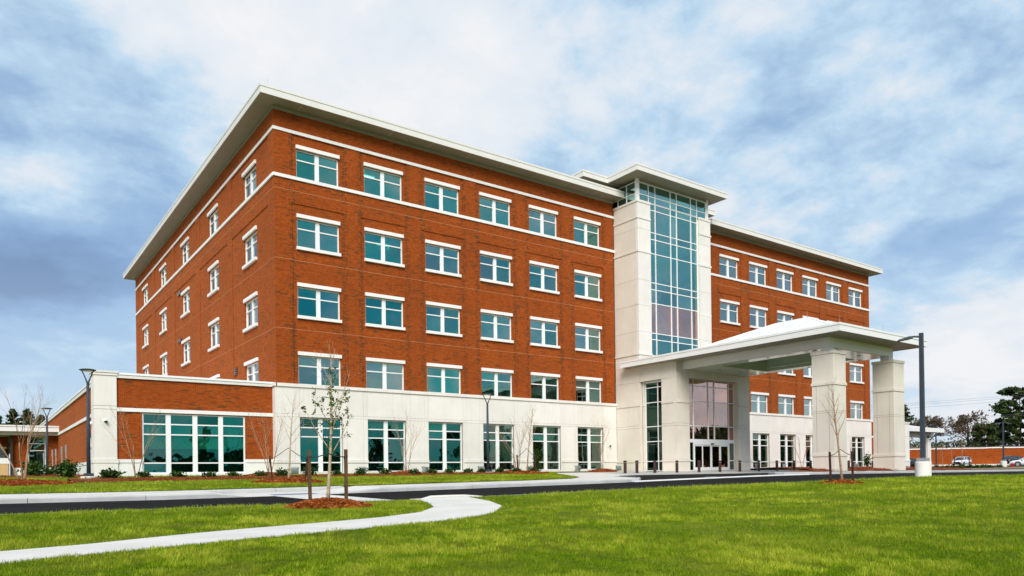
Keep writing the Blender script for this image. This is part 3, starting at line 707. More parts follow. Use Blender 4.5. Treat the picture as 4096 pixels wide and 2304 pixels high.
# rooms behind the glazing
def rooms(x0, x1, y0, y1, levels, mats, bays, warm=()):
    m_ = MB()
    for zf, zc in levels:
        m_.quad((x0, y1, zf), (x1, y1, zf), (x1, y1, zc), (x0, y1, zc))
        m_.quad((x0, y0, zf), (x1, y0, zf), (x1, y1, zf), (x0, y1, zf)); m_.quad((x0, y0, zc), (x1, y0, zc), (x1, y1, zc), (x0, y1, zc))
        for b in bays: m_.quad((b, y0, zf), (b, y1, zf), (b, y1, zc), (b, y0, zc))
    link('interior_rooms', m_.mesh('interior_rooms', mats), H_B)
LV = [(s - .85, s + WH + .55) for s in SILLS]
for x0 in (0.0, 40.88): rooms(x0 + .35, x0 + 28.0, .36, 5.2, LV, M['interior'], [x0 + .36 + 4.54 * i for i in range(7)])
rl = MB()
for zf, zc in LV:
    rl.quad((4.8, 5.6, zf), (4.8, 47, zf), (4.8, 47, zc), (4.8, 5.6, zc)); rl.quad((.36, 5.6, zf), (4.8, 5.6, zf), (4.8, 47, zf), (.36, 47, zf)); rl.quad((.36, 5.6, zc), (4.8, 5.6, zc), (4.8, 47, zc), (.36, 47, zc))
    rl.quad((.36, 5.6, zf), (4.8, 5.6, zf), (4.8, 5.6, zc), (.36, 5.6, zc))
link('interior_rooms', rl.mesh('interior_rooms', M['interior']), H_B)
def tube_light(x, y, z, L=1.25, along='x'):
    b = MB(); b.box(x, x + L, y, y + .14, z, z + .05) if along == 'x' else b.box(x, x + .14, y, y + L, z, z + .05)
    link('ceiling_light', b.mesh('ceiling_light', M['tube_light']), H_B)
for (bay, fl, dx, y, al) in ((1, 3, 1.0, 2.6, 'x'), (2, 1, .3, 1.6, 'x'), (4, 1, .3, 1.4, 'x'), (4, 1, .3, 2.6, 'x'), (4, 1, .3, 3.8, 'x'), (5, 1, .3, 1.6, 'x'), (2, 0, 2.6, 1.5, 'x'), (3, 3, .6, 3.4, 'x'), (1, 2, 2.9, 3.5, 'x')):
    tube_light(4.54 * bay + 1.42 + dx - .3, y, LV[fl][1] - .08, 1.25, al)

# precast base: every panel a piece
def panel(a, b, z0, z1, y=-.10, th=.12, mat=None, g=.010, side='front', plane=0.0, name='precast_panel', parent=None):
    bx = MB()
    if side == 'front': bx.box(a + g / 2, b - g / 2, plane + y, plane + y + th, z0 + g / 2, z1 - g / 2)
    elif side == 'left': bx.box(plane + y, plane + y + th, a + g / 2, b - g / 2, z0 + g / 2, z1 - g / 2)
    return link(name, bx.mesh(name, mat or M['precast']), parent or H_B)
GW, GH = 2.80, 3.40
GC = [(.07, 1.24), (1.52, 2.72)]; GR = [(.05, .57), (.64, 2.18), (2.25, 2.75), (2.82, 3.33)]
def base_front(x0, shades):
    bk = MB(); L = 28.40
    # dark joint backing with openings at the windows
    us = [x0] + [x0 + 4.54 * i + d for i in range(6) for d in (1.42, 4.23)] + [x0 + L]; zs = [-.5, .03, 3.45, 5.30]
    facade('joint_backing', H_B, 'front', .0, us, zs, lambda u, z: None if (.03 < z < 3.45 and any(1.42 < u - x0 - 4.54 * i < 4.23 for i in range(6))) else -.012, [M['joint']], None, back=-.34)
    for i in range(6):
        o = x0 + 4.54 * i
        cols = [(o + (.0 if i == 0 else 0.0), o + 1.12), (o + 1.12, o + 1.42), (o + 4.23, o + 4.54)] + ([(o + 4.54, x0 + L)] if i == 5 else [])
        if i > 0: cols[0] = (o, o + 1.12)
        for (a, b) in cols:
            panel(a, b, -.45, .62); panel(a, b, .80, 3.46, y=-.09); panel(a, b, 3.46, 3.64, y=-.09); panel(a, b, 3.64, 5.29, y=-.09)
            panel(a, b, .62, .80, y=-.15, th=.16, name='base_moulding', g=.004)
        panel(o + 1.42, o + 4.23, 3.46, 3.64, y=-.09); panel(o + 1.42, o + 4.23, 3.64, 5.29, y=-.09)
        panel(o + 1.42, o + 4.23, -.45, .03, y=-.10, th=.3)
        for (a, b) in ((o, o + 1.12), (o + 1.12, o + 4.54)):
            panel(a - (.06 if a == x0 else 0), b, 5.29, 5.495, y=-.17, th=.2, name='cornice_cap', g=.005)
        add_window(H_B, 'ground', GW, GH, GC, GR, (o + 1.425, .10, .04), 0, M['glass_low'], None, None, shades.get(i))
    panel(x0 + 27.24, x0 + L + .06, 5.29, 5.495, y=-.17, th=.2, name='cornice_cap', g=.005)
for z0, z1, pr in ((-.45, .62, -.10), (.62, .80, -.15), (.80, 3.46, -.09), (3.46, 3.64, -.09), (3.64, 5.29, -.09), (5.29, 5.495, -.17)):
    link('corner_panel', MB().box(pr, -.002, pr, .44, z0 + .004, z1 - .004).mesh('corner_panel', M['precast']), H_B)
G_SH = {1: [(0, 3.3, 2.85), (1, 3.3, 2.85)], 2: [(0, 3.3, 2.82)], 3: [(0, 2.75, 1.0), (1, 3.3, .75)], 4: [(0, 2.75, 2.25), (1, 2.75, 2.25)], 5: [(1, 2.75, 2.25), (0, 2.75, 2.4)]}
base_front(0.0, G_SH); base_front(40.88, {1: [(0, 3.3, 2.9)]})
for x0, wb in ((0.0, (4, 5)), (40.88, ())):
    m_ = MB(); m2 = MB()
    for i in range(6):
        t = m2 if i in wb else m_; a, b = x0 + .36 + 4.54 * i, x0 + .36 + 4.54 * (i + 1) - .02
        t.quad((a, 4.6, -.1), (b, 4.6, -.1), (b, 4.6, 3.9), (a, 4.6, 3.9)); t.quad((a, .4, -.1), (b, .4, -.1), (b, 4.6, -.1), (a, 4.6, -.1)); t.quad((a, .4, 3.9), (b, .4, 3.9), (b, 4.6, 3.9), (a, 4.6, 3.9)); t.quad((a, .4, -.1), (a, 4.6, -.1), (a, 4.6, 3.9), (a, .4, 3.9)); t.quad((b, .4, -.1), (b, 4.6, -.1), (b, 4.6, 3.9), (b, .4, 3.9))
    link('interior_rooms', m_.mesh('interior_rooms', M['interior']), H_B)
    if wb: link('interior_rooms', m2.mesh('interior_rooms', M['interior_warm']), H_B)
tube_light(20.6, 2.2, 3.8, 1.2); tube_light(22.0, 3.0, 3.8, 1.2); tube_light(48, 2.2, 3.8, 1.2); tube_light(52.4, 2.6, 3.8, 1.2); tube_light(65.9, 2.2, 3.8, 1.2)
pf = link('wall_picture', MB().box(26.4, 27.3, 4.52, 4.57, 1.3, 2.5).mesh('wall_picture', M['interior']), H_B)
tl = link('table_lamp', MB().lathe((27.2, 3.8, .75), [(.12, 0), (.03, .05), (.03, .55), (.05, .56)], 10).mesh('table_lamp', M['dark_panel']), H_B)
link('lamp_shade', MB().lathe((27.2, 3.8, 1.25), [(.28, 0), (.19, .42)], 12).mesh('lamp_shade', M['lamp_glow']), tl)

# main roofs: soffit slab, frieze, fascia panels, coping
ZB, ZT = 22.405, 22.93
def flat_roof(x0, x1, y0, y1, zb, zt, wall, pan=3.05, parent=None, fm=None, sm=None, frieze=True, ends=('front', 'left', 'right')):
    parent = parent or H_B; fm = fm or M['fascia']; sm = sm or M['soffit']
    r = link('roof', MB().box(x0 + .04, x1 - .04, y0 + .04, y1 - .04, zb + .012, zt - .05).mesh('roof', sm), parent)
    zc = zt - .14
    def run(a, b, mk):
        n = max(1, round((b - a) / pan))
        for i in range(n): link('fascia_panel', mk(a + (b - a) * i / n + .004, a + (b - a) * (i + 1) / n - .004).mesh('fascia_panel', fm), r)
    if 'front' in ends: run(x0, x1, lambda a, b: MB().box(a, b, y0, y0 + .039, zb, zc - .004)); link('coping', MB().box(x0 - .03, x1 + .03, y0 - .03, y0 + .3, zc, zt).mesh('coping', fm), r)
    if 'left' in ends: run(y0 + .04, y1, lambda a, b: MB().box(x0, x0 + .039, a, b, zb, zc - .004)); link('coping', MB().box(x0 - .03, x0 + .3, y0 + .302, y1, zc, zt).mesh('coping', fm), r)
    if 'right' in ends: run(y0 + .04, y1, lambda a, b: MB().box(x1 - .039, x1, a, b, zb, zc - .004)); link('coping', MB().box(x1 - .3, x1 + .03, y0 + .302, y1, zc, zt).mesh('coping', fm), r)
    return r
flat_roof(-1.10, 29.50, -1.10, 48.8, ZB, ZT, 0); flat_roof(39.80, 70.36, -1.10, 48.8, ZB, ZT, 0)
for a, b in ((-.05, 28.43), (40.83, 69.31)):
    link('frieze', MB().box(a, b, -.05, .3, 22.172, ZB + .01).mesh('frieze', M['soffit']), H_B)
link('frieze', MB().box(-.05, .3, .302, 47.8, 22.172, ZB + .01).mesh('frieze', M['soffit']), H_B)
# thin seams of the soffit panels
for i in range(10):
    x = 1.5 + 3.05 * i
    link('soffit_seam', MB().box(x, x + .015, -1.04, -.06, ZB + .004, ZB + .02).mesh('soffit_seam', M['fascia']), H_B)

# ------------------------------------------------------------------ stone tower
XT0, XT1, YT = 28.45, 37.49, -2.75
P_SHADED = M['precast_shaded']
tz = [9.25, 11.15, 13.30, 15.36, 17.58, 19.48, 20.28, 21.60]
core = MB(); core.box(XT0 + .1, XT0 + 1.44, YT + .1, 0.3, -.5, 21.5); core.box(XT1 - 1.44, XT1 - .1, YT + .1, .3, -.5, 21.5); core.box(XT0 + .1, XT1 - .1, YT + .6, .3, 7.0, 9.3); core.box(XT1 - .2, 40.9, .05, .3, -.5, 22.3)
link('tower_core', core.mesh('tower_core', M['joint']), H_B)
for a, b in zip(tz, tz[1:]):
    for s0, s1 in ((XT0, XT0 + 1.50), (XT1 - 1.50, XT1)):
        panel(s0, s1, a, b, y=0, th=.2, plane=YT, mat=P_SHADED if False else M['precast'], g=.016)
    panel(YT + .20, -.02, a, b, y=0, th=.2, plane=XT0, side='left', mat=P_SHADED, g=.016)  # tower side in the deeper copy, its shade painted in
    panel(YT + .20, YT + .9, a, b, y=0, th=.18, plane=XT1 - 1.50, side='left', mat=P_SHADED, g=.016); 
panel(XT0, XT0 + 1.5, 7.0, 9.25, y=0, th=.2, plane=YT, g=.016); panel(XT1 - 1.5, XT1, 7.0, 9.25, y=0, th=.2, plane=YT, g=.016)
panel(YT + .2, -.02, 8.262, 9.25, y=0, th=.2, plane=XT0, side='left', mat=P_SHADED, g=.016)
for z0, z1, pr in ((21.60, 21.78, .05), (20.28, 20.44, .05), (17.58, 17.74, .05), (13.30, 13.44, .012), (9.25, 9.42, .06)):
    for s0, s1 in ((XT0 - pr, XT0 + 1.50), (XT1 - 1.50, XT1 + pr)):
        link('tower_moulding', MB().box(s0, s1, YT - pr, YT + .1, z0, z1).mesh('tower_moulding', M['precast']), H_B)
    link('tower_moulding', MB().box(XT0 - pr, XT0 + .1, YT + .102, -.02, z0, z1).mesh('tower_moulding', P_SHADED), H_B)
# curtain wall
CX = [29.98, 30.75, 32.60, 33.36, 35.17, 35.97]
CZ = [9.35, 10.67, 11.19, 13.65, 14.78, 15.34, 17.74, 18.91, 19.47, 21.30, 21.82]
def curtain(name, xs, zs, y, glass, mw=.065, md=.12, bottom=True):
    cw = link(name, MB().box(xs[0] - mw / 2, xs[-1] + mw / 2, y, y + md, zs[0] - mw / 2, zs[0] + mw / 2).mesh(name, M['white']), H_B)
    for x in xs: link('mullion', MB().box(x - mw / 2, x + mw / 2, y - .02, y + md - .02, zs[0] + mw / 2, zs[-1]).mesh('mullion', M['white']), cw)
    for z in zs[1:]: link('transom', MB().box(xs[0] + mw / 2, xs[-1] - mw / 2, y, y + md - .03, z - mw / 2, z + mw / 2).mesh('transom', M['white']), cw)
    for a, b in zip(xs, xs[1:]):
        for c, d in zip(zs, zs[1:]): link('pane', MB().box(a + mw / 2, b - mw / 2, y + .04, y + .052, c + mw / 2, d - mw / 2).mesh('pane', M['glass_pink_refl'] if name == 'curtain_wall' and 11 < c < 12 else glass), cw)  # one lower tower row is tinted pink as a painted sky reflection
    return cw
YG = YT + .22
curtain('curtain_wall', CX, CZ, YG, M['glass_tower'])
curtain('clerestory', [28.87, 29.98, 30.75, 32.60, 33.36, 35.17, 35.97, 37.15], [21.86, 22.40, 23.34], YG + .0, M['glass_tower'])
clw = link('clerestory', MB().box(28.60, 28.72, -2.40, .6, 21.80, 21.88).mesh('clerestory', M['white']), H_B)
for y in (-2.40, -1.38, -.38, .6): link('mullion', MB().box(28.60, 28.71, y - .03, y + .03, 21.88, 23.36).mesh('mullion', M['white']), clw)
for z in (22.40, 23.34): link('transom', MB().box(28.61, 28.70, -2.40, .6, z - .03, z + .03).mesh('transom', M['white']), clw)
for y in (-2.40, -1.38, -.38):
    for c, d in ((21.88, 22.37), (22.43, 23.31)): link('pane', MB().box(28.65, 28.66, y + .03, y + .97, c, d).mesh('pane', M['glass_tower']), clw)
for xa, xb in ((28.58, 28.84), (37.18, 37.40)): link('corner_post', MB().box(xa, xb, -2.62, -2.36, 21.79, 23.56).mesh('corner_post', M['white']), H_B)
link('clerestory_head', MB().box(28.84, 37.18, -2.58, -2.40, 23.375, 23.56).mesh('clerestory_head', M['soffit']), H_B)
# floors and back wall seen through the tower glass
tb = MB()
for z in (8.9, 13.17, 17.43, 21.75): tb.box(29.9, 36.05, -2.2, 6.5, z, z + .35)
tb.quad((28.6, 6.5, 8), (38, 6.5, 8), (38, 6.5, 23.5), (28.6, 6.5, 23.5)); tb.quad((28.9, -2.2, 23.5), (37.1, -2.2, 23.5), (37.1, 6.5, 23.5), (28.9, 6.5, 23.5))
tb.quad((29.96, -2.2, 8), (29.96, 6.5, 8), (29.96, 6.5, 21.7), (29.96, -2.2, 21.7)); tb.quad((36.0, -2.2, 8), (36.0, 6.5, 8), (36.0, 6.5, 21.7), (36.0, -2.2, 21.7))
link('interior_rooms', tb.mesh('interior_rooms', M['interior']), H_B)
# cross-shaped tower roof
flat_roof(27.35, 38.45, -3.85, -.50, 23.55, 24.06, 0, 3.0); 
flat_roof(24.70, 41.05, -.50, 20.0, 23.553, 24.063, 0, 3.0)
link('penthouse_wall', MB().box(25.8, 40.0, .7, 19, 22.6, 23.56).mesh('penthouse_wall', M['precast']), H_B)

# vestibule below the tower
YV = -6.56
vz = [-.45, .55, .75, 3.32, 3.51, 5.10, 5.27, 7.05]
def stone_stack(a, b, side, plane, mat, topz=7.05, th=.25):
    for z0, z1 in ((-.45, .56), (.74, 3.32), (3.32, 3.51), (3.51, 5.08), (5.26, 7.05)): panel(a, b, z0, z1, y=0, th=th, side=side, plane=plane, mat=mat, g=.016)
    for z0, z1 in ((.56, .74), (5.08, 5.26)): panel(a, b, z0, z1, y=-.05, th=th + .05, side=side, plane=plane, mat=mat, name='base_moulding', g=.002)
stone_stack(-2.77, -.02, 'left', XT0, P_SHADED)                             # tower side below the canopy
stone_stack(YV + .252, -5.05, 'left', XT0, P_SHADED)                         # return of the front pier
stone_stack(XT0, XT0 + 1.50, 'front', YV, P_SHADED); stone_stack(XT1 - 1.50, XT1, 'front', YV, P_SHADED)
stone_stack(YV + .252, -5.9, 'left', XT1 - 1.50, P_SHADED, th=.2)
stone_stack(-2.98, -2.78, 'left', XT0 + .26, P_SHADED, th=.2)
vc = MB(); vc.box(XT0 + .2, XT0 + 1.3, YV + .2, -5.2, -.45, 8.2); vc.box(XT1 - 1.4, XT1 - .1, YV + .2, -5.0, -.45, 8.2); vc.box(XT1 - .3, XT1 - .01, -5.0, -2.6, -.45, 8.2); vc.box(XT0 + .2, XT1 - .2, YV + .2, YV + .5, 7.12, 8.2); vc.box(XT0 + .2, XT0 + .5, -6.2, -.1, 7.12, 8.2)
link('vestibule_core', vc.mesh('vestibule_core', M['joint']), H_B)
for a, b in ((XT0, XT0 + 1.5), (XT0 + 1.5, 33.0), (33.0, XT1 - 1.5), (XT1 - 1.5, XT1)): panel(a, b, 7.05, 8.26, y=0, th=.25, plane=YV, mat=P_SHADED, g=.016, name='lintel_panel'); link('base_moulding', MB().box(a, b, YV - .02, YV + .05, 7.02, 7.16).mesh('base_moulding', P_SHADED), H_B)
for a, b in ((YV + .252, -5.05), (-5.05, -2.77), (-2.77, -.02)): panel(a, b, 7.05, 8.26, y=0, th=.25, side='left', plane=XT0, mat=P_SHADED, g=.016, name='lintel_panel'); link('base_moulding', MB().box(XT0 - .02, XT0 + .05, a, b, 7.02, 7.16).mesh('base_moulding', P_SHADED), H_B)
def v_curtain():
    y = -6.10
    curtain('entrance_glazing', [29.99, 30.93, 32.74, 33.50, 35.31, 36.0], [2.30, 3.38, 5.33, 6.54, 7.03], y, M['glass_pink_refl'])
    link('transom_panel', MB().box(29.98, 36.0, y - .03, y + .12, 2.08, 2.262).mesh('transom_panel', M['white']), H_B)
    for xs in ([29.99, 30.93], [35.31, 36.0]): curtain('side_light', xs, [-.14, .62, 2.075], y, M['glass_low'])
    hd = link('sliding_door', MB().box(30.97, 35.27, y - .06, y + .14, 1.90, 2.07).mesh('sliding_door', M['white']), H_B)
    link('door_sensor', MB().box(32.95, 33.25, y - .14, y - .06, 1.93, 2.02).mesh('door_sensor', M['black']), hd)
    for a, b, dy in ((30.98, 32.04, 0), (32.0, 33.10, .05), (33.13, 34.22, .05), (34.18, 35.26, 0)):
        f = MB(); f.box(a, a + .10, y + dy, y + dy + .05, -.17, 1.90); f.box(b - .10, b, y + dy, y + dy + .05, -.17, 1.90); f.box(a + .1, b - .1, y + dy, y + dy + .05, 1.78, 1.90); f.box(a + .1, b - .1, y + dy, y + dy + .05, -.17, .10)
        link('door_leaf', f.mesh('door_leaf', M['white']), hd)
        link('door_glass', MB().box(a + .1, b - .1, y + dy + .02, y + dy + .03, .10, 1.78).mesh('door_glass', M['glass_pink_refl']), hd)
v_curtain()
vl = link('side_glazing', MB().box(XT0 + .40, XT0 + .52, -5.06, -2.98, 6.88, 7.04).mesh('side_glazing', M['white']), H_B)
for y in (-5.03, -4.30, -3.02): link('mullion', MB().box(XT0 + .38, XT0 + .50, y - .03, y + .03, -.15, 6.88).mesh('mullion', M['white']), vl)
VLZ = [-.12, .62, 2.2, 3.39, 5.31, 6.5]
for z in VLZ: link('transom', MB().box(XT0 + .40, XT0 + .49, -5.0, -3.05, z - .03, z + .03).mesh('transom', M['white']), vl)
for a, b in ((-5.0, -4.33), (-4.27, -3.05)):
    for c, d in zip(VLZ, VLZ[1:] + [6.88]): link('pane', MB().box(XT0 + .44, XT0 + .452, a, b, c + .03, d - .03).mesh('pane', M['glass_dark']), vl)
vi = MB(); vi.quad((28.9, -2.4, -.2), (37.2, -2.4, -.2), (37.2, -2.4, 7.1), (28.9, -2.4, 7.1)); vi.quad((28.9, -6.0, -.16), (37.2, -6.0, -.16), (37.2, -2.4, -.16), (28.9, -2.4, -.16)); vi.quad((28.9, -6, 7.1), (37.2, -6, 7.1), (37.2, -2.4, 7.1), (28.9, -2.4, 7.1))
link('interior_rooms', vi.mesh('interior_rooms', M['interior']), H_B)
# ------------------------------------------------------------------ low wings
YW = .43
def wing_front(x0, x1, win=None):
    us = [x0] + ([win[0], win[1]] if win else []) + [x1]
    zs = [.85, 3.42, 3.46, 3.66, 5.27]
    facade('brick_wall', H_B, 'front', YW, us, zs, lambda u, z: None if (win and win[0] < u < win[1] and z < 3.42) else 0.0, [M['brick']], None, back=-.3)
    n = max(1, round((x1 - x0) / 2.2))
    for i in range(n):
        a, b = x0 + (x1 - x0) * i / n + .004, x0 + (x1 - x0) * (i + 1) / n - .004
        link('wall_band', MB().box(a, b, YW - .07, YW + .05, 3.455, 3.66).mesh('wall_band', M['cast_white']), H_B)
        link('coping', MB().box(a, b, YW - .10, YW + .35, 5.27, 5.44).mesh('coping', M['fascia']), H_B)
    link('coping', MB().box(x0, x1, YW - .14, YW + .4, 5.445, 5.56).mesh('coping', M['white']), H_B)
    segs = [(x0, win[0]), (win[1], x1)] if win else [(x0, x1)]
    for a, b in segs:
        panel(a, b, -.45, .66, y=-.06, th=.2, plane=YW, mat=M['cast_white']); panel(a, b, .66, .852, y=-.10, th=.25, plane=YW, mat=M['cast_white'], name='base_moulding', g=.004)
    if win: panel(win[0], win[1], -.45, .02, y=-.06, th=.35, plane=YW, mat=M['cast_white'])
wing_front(-8.58, -.02, (-7.33, -1.73))
WC = [(.08, 1.22), (1.48, 2.64), (2.90, 4.06), (4.32, 5.50)]; WR = [(.09, .58), (.65, 2.18), (2.25, 2.76), (2.83, 3.33)]
add_window(H_B, 'wing', 5.58, 3.39, WC, WR, (-7.32, YW + .06, .025), 0, M['glass_low'], None, None, [(i, 2.76, 1.42) for i in range(4)])
wi = MB(); wi.quad((-8.4, 5, -.1), (-.4, 5, -.1), (-.4, 5, 3.8), (-8.4, 5, 3.8)); wi.quad((-8.4, .8, -.1), (-.4, .8, -.1), (-.4, 5, -.1), (-8.4, 5, -.1)); wi.quad((-8.4, .8, 3.8), (-.4, .8, 3.8), (-.4, 5, 3.8), (-8.4, 5, 3.8))
link('interior_rooms', wi.mesh('interior_rooms', M['interior']), H_B)
def pier(x0, x1, y0, y1, mat, zt=5.40):
    p = link('corner_pier', MB().box(x0, x1, y0, y1, .86, 3.54).mesh('corner_pier', mat), H_B)
    link('pier_panel', MB().box(x0, x1, y0, y1, 3.56, 3.72).mesh('pier_panel', mat), p); link('pier_panel', MB().box(x0, x1, y0, y1, 3.74, zt - .006).mesh('pier_panel', mat), p)
    link('pier_core', MB().box(x0 + .02, x1 - .02, y0 + .02, y1 - .02, -.4, zt).mesh('pier_core', M['joint']), p)
    link('pier_base', MB().box(x0 - .03, x1 + .03, y0 - .03, y1 + .03, -.45, .64).mesh('pier_base', mat), p); link('pier_moulding', MB().box(x0 - .06, x1 + .06, y0 - .06, y1 + .06, .645, .855).mesh('pier_moulding', mat), p)
    link('pier_cap', MB().box(x0 - .05, x1 + .05, y0 - .05, y1 + .05, zt, zt + .13).mesh('pier_cap', mat), p); link('pier_cap', MB().box(x0 - .09, x1 + .09, y0 - .09, y1 + .09, zt + .135, zt + .24).mesh('pier_cap', M['fascia']), p)
    return p
pier(-9.66, -8.57, YW - .10, 1.5, M['precast'], 5.38)
# left side wall of the wing
XS = -9.15
facade('brick_wall', H_B, 'left', XS, [1.45, 3.2, 8.05, 60], [.85, 2.51, 3.46, 3.66, 5.22], lambda u, z: None if (3.2 < u < 8.05 and z < 2.51) else 0.0, [M['brick']], None, back=-.3)
add_window(H_B, 'wing_side', 4.8, 2.48, [(.06, 1.15), (1.25, 2.35), (2.45, 3.55), (3.65, 4.74)], [(.06, .75), (.82, 1.70), (1.77, 2.42)], (XS + .12, 8.03, .03), -math.pi / 2, M['glass_low'])
for i in range(20):
    a, b = 1.51 + 2.92 * i + .004, 1.51 + 2.92 * (i + 1) - .004
    link('wall_band', MB().box(XS - .07, XS + .05, a, b, 3.455, 3.66).mesh('wall_band', M['cast_white']), H_B)
    link('coping', MB().box(XS - .10, XS + .35, a, b, 5.22, 5.44).mesh('coping', M['fascia']), H_B)
    if not (3.2 < (a + b) / 2 < 8.0):
        panel(max(a, 1.52), b, -.45, .66, y=-.06, th=.2, side='left', plane=XS, mat=M['cast_white']); panel(a, b, .66, .852, y=-.10, th=.25, side='left', plane=XS, mat=M['cast_white'], name='base_moulding', g=.004)
link('coping', MB().box(XS - .14, XS + .4, 1.55, 60, 5.445, 5.56).mesh('coping', M['white']), H_B)
link('wing_roof', MB().box(-8.9, 0, .8, 60, 5.0, 5.2).mesh('wing_roof', M['fascia']), H_B)
# right wing
wing_front(69.32, 78.0, (71.2, 76.2)); pier(78.0, 79.1, YW - .10, 1.5, M['precast'], 5.30)
add_window(H_B, 'wing_r', 4.98, 3.39, [(.08, 1.12), (1.36, 2.40), (2.62, 3.64), (3.88, 4.90)], WR, (71.21, YW + .06, .025), 0, M['glass_low'])
link('wing_roof', MB().box(69.3, 79, .8, 30, 5.0, 5.2).mesh('wing_roof', M['fascia']), H_B)
link('brick_wall', MB().box(78.9, 79.0, 1.5, 30, -.4, 5.2).mesh('brick_wall', M['brick']), H_B)
# wall fittings
def dome_camera(loc, out, label):
    t = thing('dome_camera', label, 'security camera', loc)
    ox, oy = out
    link('camera_housing', MB().tube([(0, 0, 0), (ox * .10, oy * .10, 0)], [.10, .085], 12).mesh('camera_housing', M['white'], True), t, loc=(0, 0, 0))
    link('camera_dome', MB().lathe((ox * .14, oy * .14, -.07), [(.01, -.05), (.06, -.03), (.085, .03), (.06, .075), (.01, .085)], 12).mesh('camera_dome', M['black'], True), t, loc=(0, 0, 0))
dome_camera((-9.12, YW - .101, 2.91), (0, -1), 'small dark dome camera on the front of the white corner pier')
dome_camera((-9.661, 1.15, 2.82), (-1, 0), 'dome camera on the side of the white corner pier facing left')
dome_camera((27.55, -.10, 2.02), (0, -1), 'tiny camera on the pale base wall right of the last window')
dome_camera((79.11, .9, 2.2), (1, 0), 'tiny camera on the far right white pier')

# ------------------------------------------------------------------ portico at the far left
PT = thing('side_entrance', 'low side entrance with grey flat canopy and glazed bay at the far left', 'building', (-11, 28.5, 0))
def pl(name, m_, mat): return link(name, m_.mesh(name, mat), PT)
Y2 = 28.55
pl('brick_wall', MB().box(-12.3, -11.27, Y2, Y2 + .3, .78, 3.45), M['brick']); pl('brick_wall', MB().box(-10.0, -9.16, Y2, Y2 + .3, .78, 3.45), M['brick'])
pl('base_panel', MB().box(-12.3, -11.27, Y2 - .05, Y2 + .3, -.4, .77), M['cast_white']); pl('base_panel', MB().box(-10.0, -9.22, Y2 - .05, Y2 + .3, -.4, .77), M['cast_white'])
pg = pl('glazed_bay', MB().box(-11.26, -10.01, Y2 + .05, Y2 + .17, 3.34, 3.44), M['white'])
for x in (-11.23, -10.05): link('mullion', MB().box(x - .03, x + .03, Y2 + .05, Y2 + .16, .02, 3.34).mesh('mullion', M['white']), pg)
for z in (.03, .59, 2.21, 2.78): link('transom', MB().box(-11.2, -10.08, Y2 + .06, Y2 + .15, z - .03, z + .03).mesh('transom', M['white']), pg)
for c, d in ((.06, .56), (.62, 2.18), (2.24, 2.75), (2.81, 3.34)): link('pane', MB().box(-11.2, -10.08, Y2 + .1, Y2 + .112, c, d).mesh('pane', M['glass_low']), pg)
pl('interior_room', MB().quad((-11.4, 33, 0), (-9.9, 33, 0), (-9.9, 33, 3.4), (-11.4, 33, 3.4)), M['interior_warm'])
pl('canopy_roof', MB().box(-24, -9.10, 27.3, 36, 3.73, 4.05), M['soffit'])
for i in range(5):
    a = -24 + i * 2.98
    pl('fascia_panel', MB().box(a + .005, a + 2.975, 27.2, 27.29, 3.72, 4.10), M['canopy_metal'])
pl('coping', MB().box(-24, -9.08, 27.15, 27.4, 4.105, 4.22), M['canopy_metal'])
pl('canopy_frieze', MB().box(-24, -9.17, 27.75, 27.9, 3.44, 3.725), M['fascia'])
pl('brick_wall', MB().box(-24, -12.5, 31.0, 31.3, -.4, 3.45), M['brick'])
pl('base_panel', MB().box(-24, -12.5, 30.93, 30.99, -.4, .6), M['cast_white'])
lv = pl('louvre', MB().box(-15.5, -12.72, 30.9, 30.97, .55, 2.42), M['dark_panel'])
link('louvre_frame', MB().box(-15.55, -12.66, 30.88, 30.98, 2.42, 2.58).mesh('louvre_frame', M['white']), lv)
for i in range(11):
    z = .62 + i * .165
    link('louvre_slat', MB().hexa([(-15.5, 30.82, z), (-12.74, 30.82, z), (-12.74, 30.89, z + .06), (-15.5, 30.89, z + .06)], [(-15.5, 30.82, z + .035), (-12.74, 30.82, z + .035), (-12.74, 30.89, z + .095), (-15.5, 30.89, z + .095)]).mesh('louvre_slat', M['white']), lv)
pl('portico_post', MB().box(-12.50, -12.32, 28.2, 28.5, -.4, 3.44), M['dark_panel'])
cab = thing('utility_cabinet', 'tan double-door utility cabinet with grey top at the far left edge', 'cabinet', (-14.6, 22.5, -.3))
link('cabinet_body', MB().box(-16.2, -12.78, 22.2, 23.6, -.3, 1.0).mesh('cabinet_body', M['tan_door']), cab); link('cabinet_top', MB().box(-16.25, -12.74, 22.15, 23.65, 1.0, 1.42).mesh('cabinet_top', M['canopy_metal']), cab)
for a, b in ((-15.9, -14.7), (-14.69, -13.62), (-13.61, -12.80)):
    d = link('cabinet_door', MB().box(a + .01, b - .01, 22.16, 22.198, -.12, .98).mesh('cabinet_door', M['tan_door']), cab)
    link('door_handle', MB().box((a + b) / 2 - .1, (a + b) / 2 + .1, 22.12, 22.16, .1, .14).mesh('door_handle', M['black']), d)
link('cabinet_hood', MB().box(-14.4, -13.35, 22.3, 22.9, 1.42, 1.62).mesh('cabinet_hood', M['black']), cab)

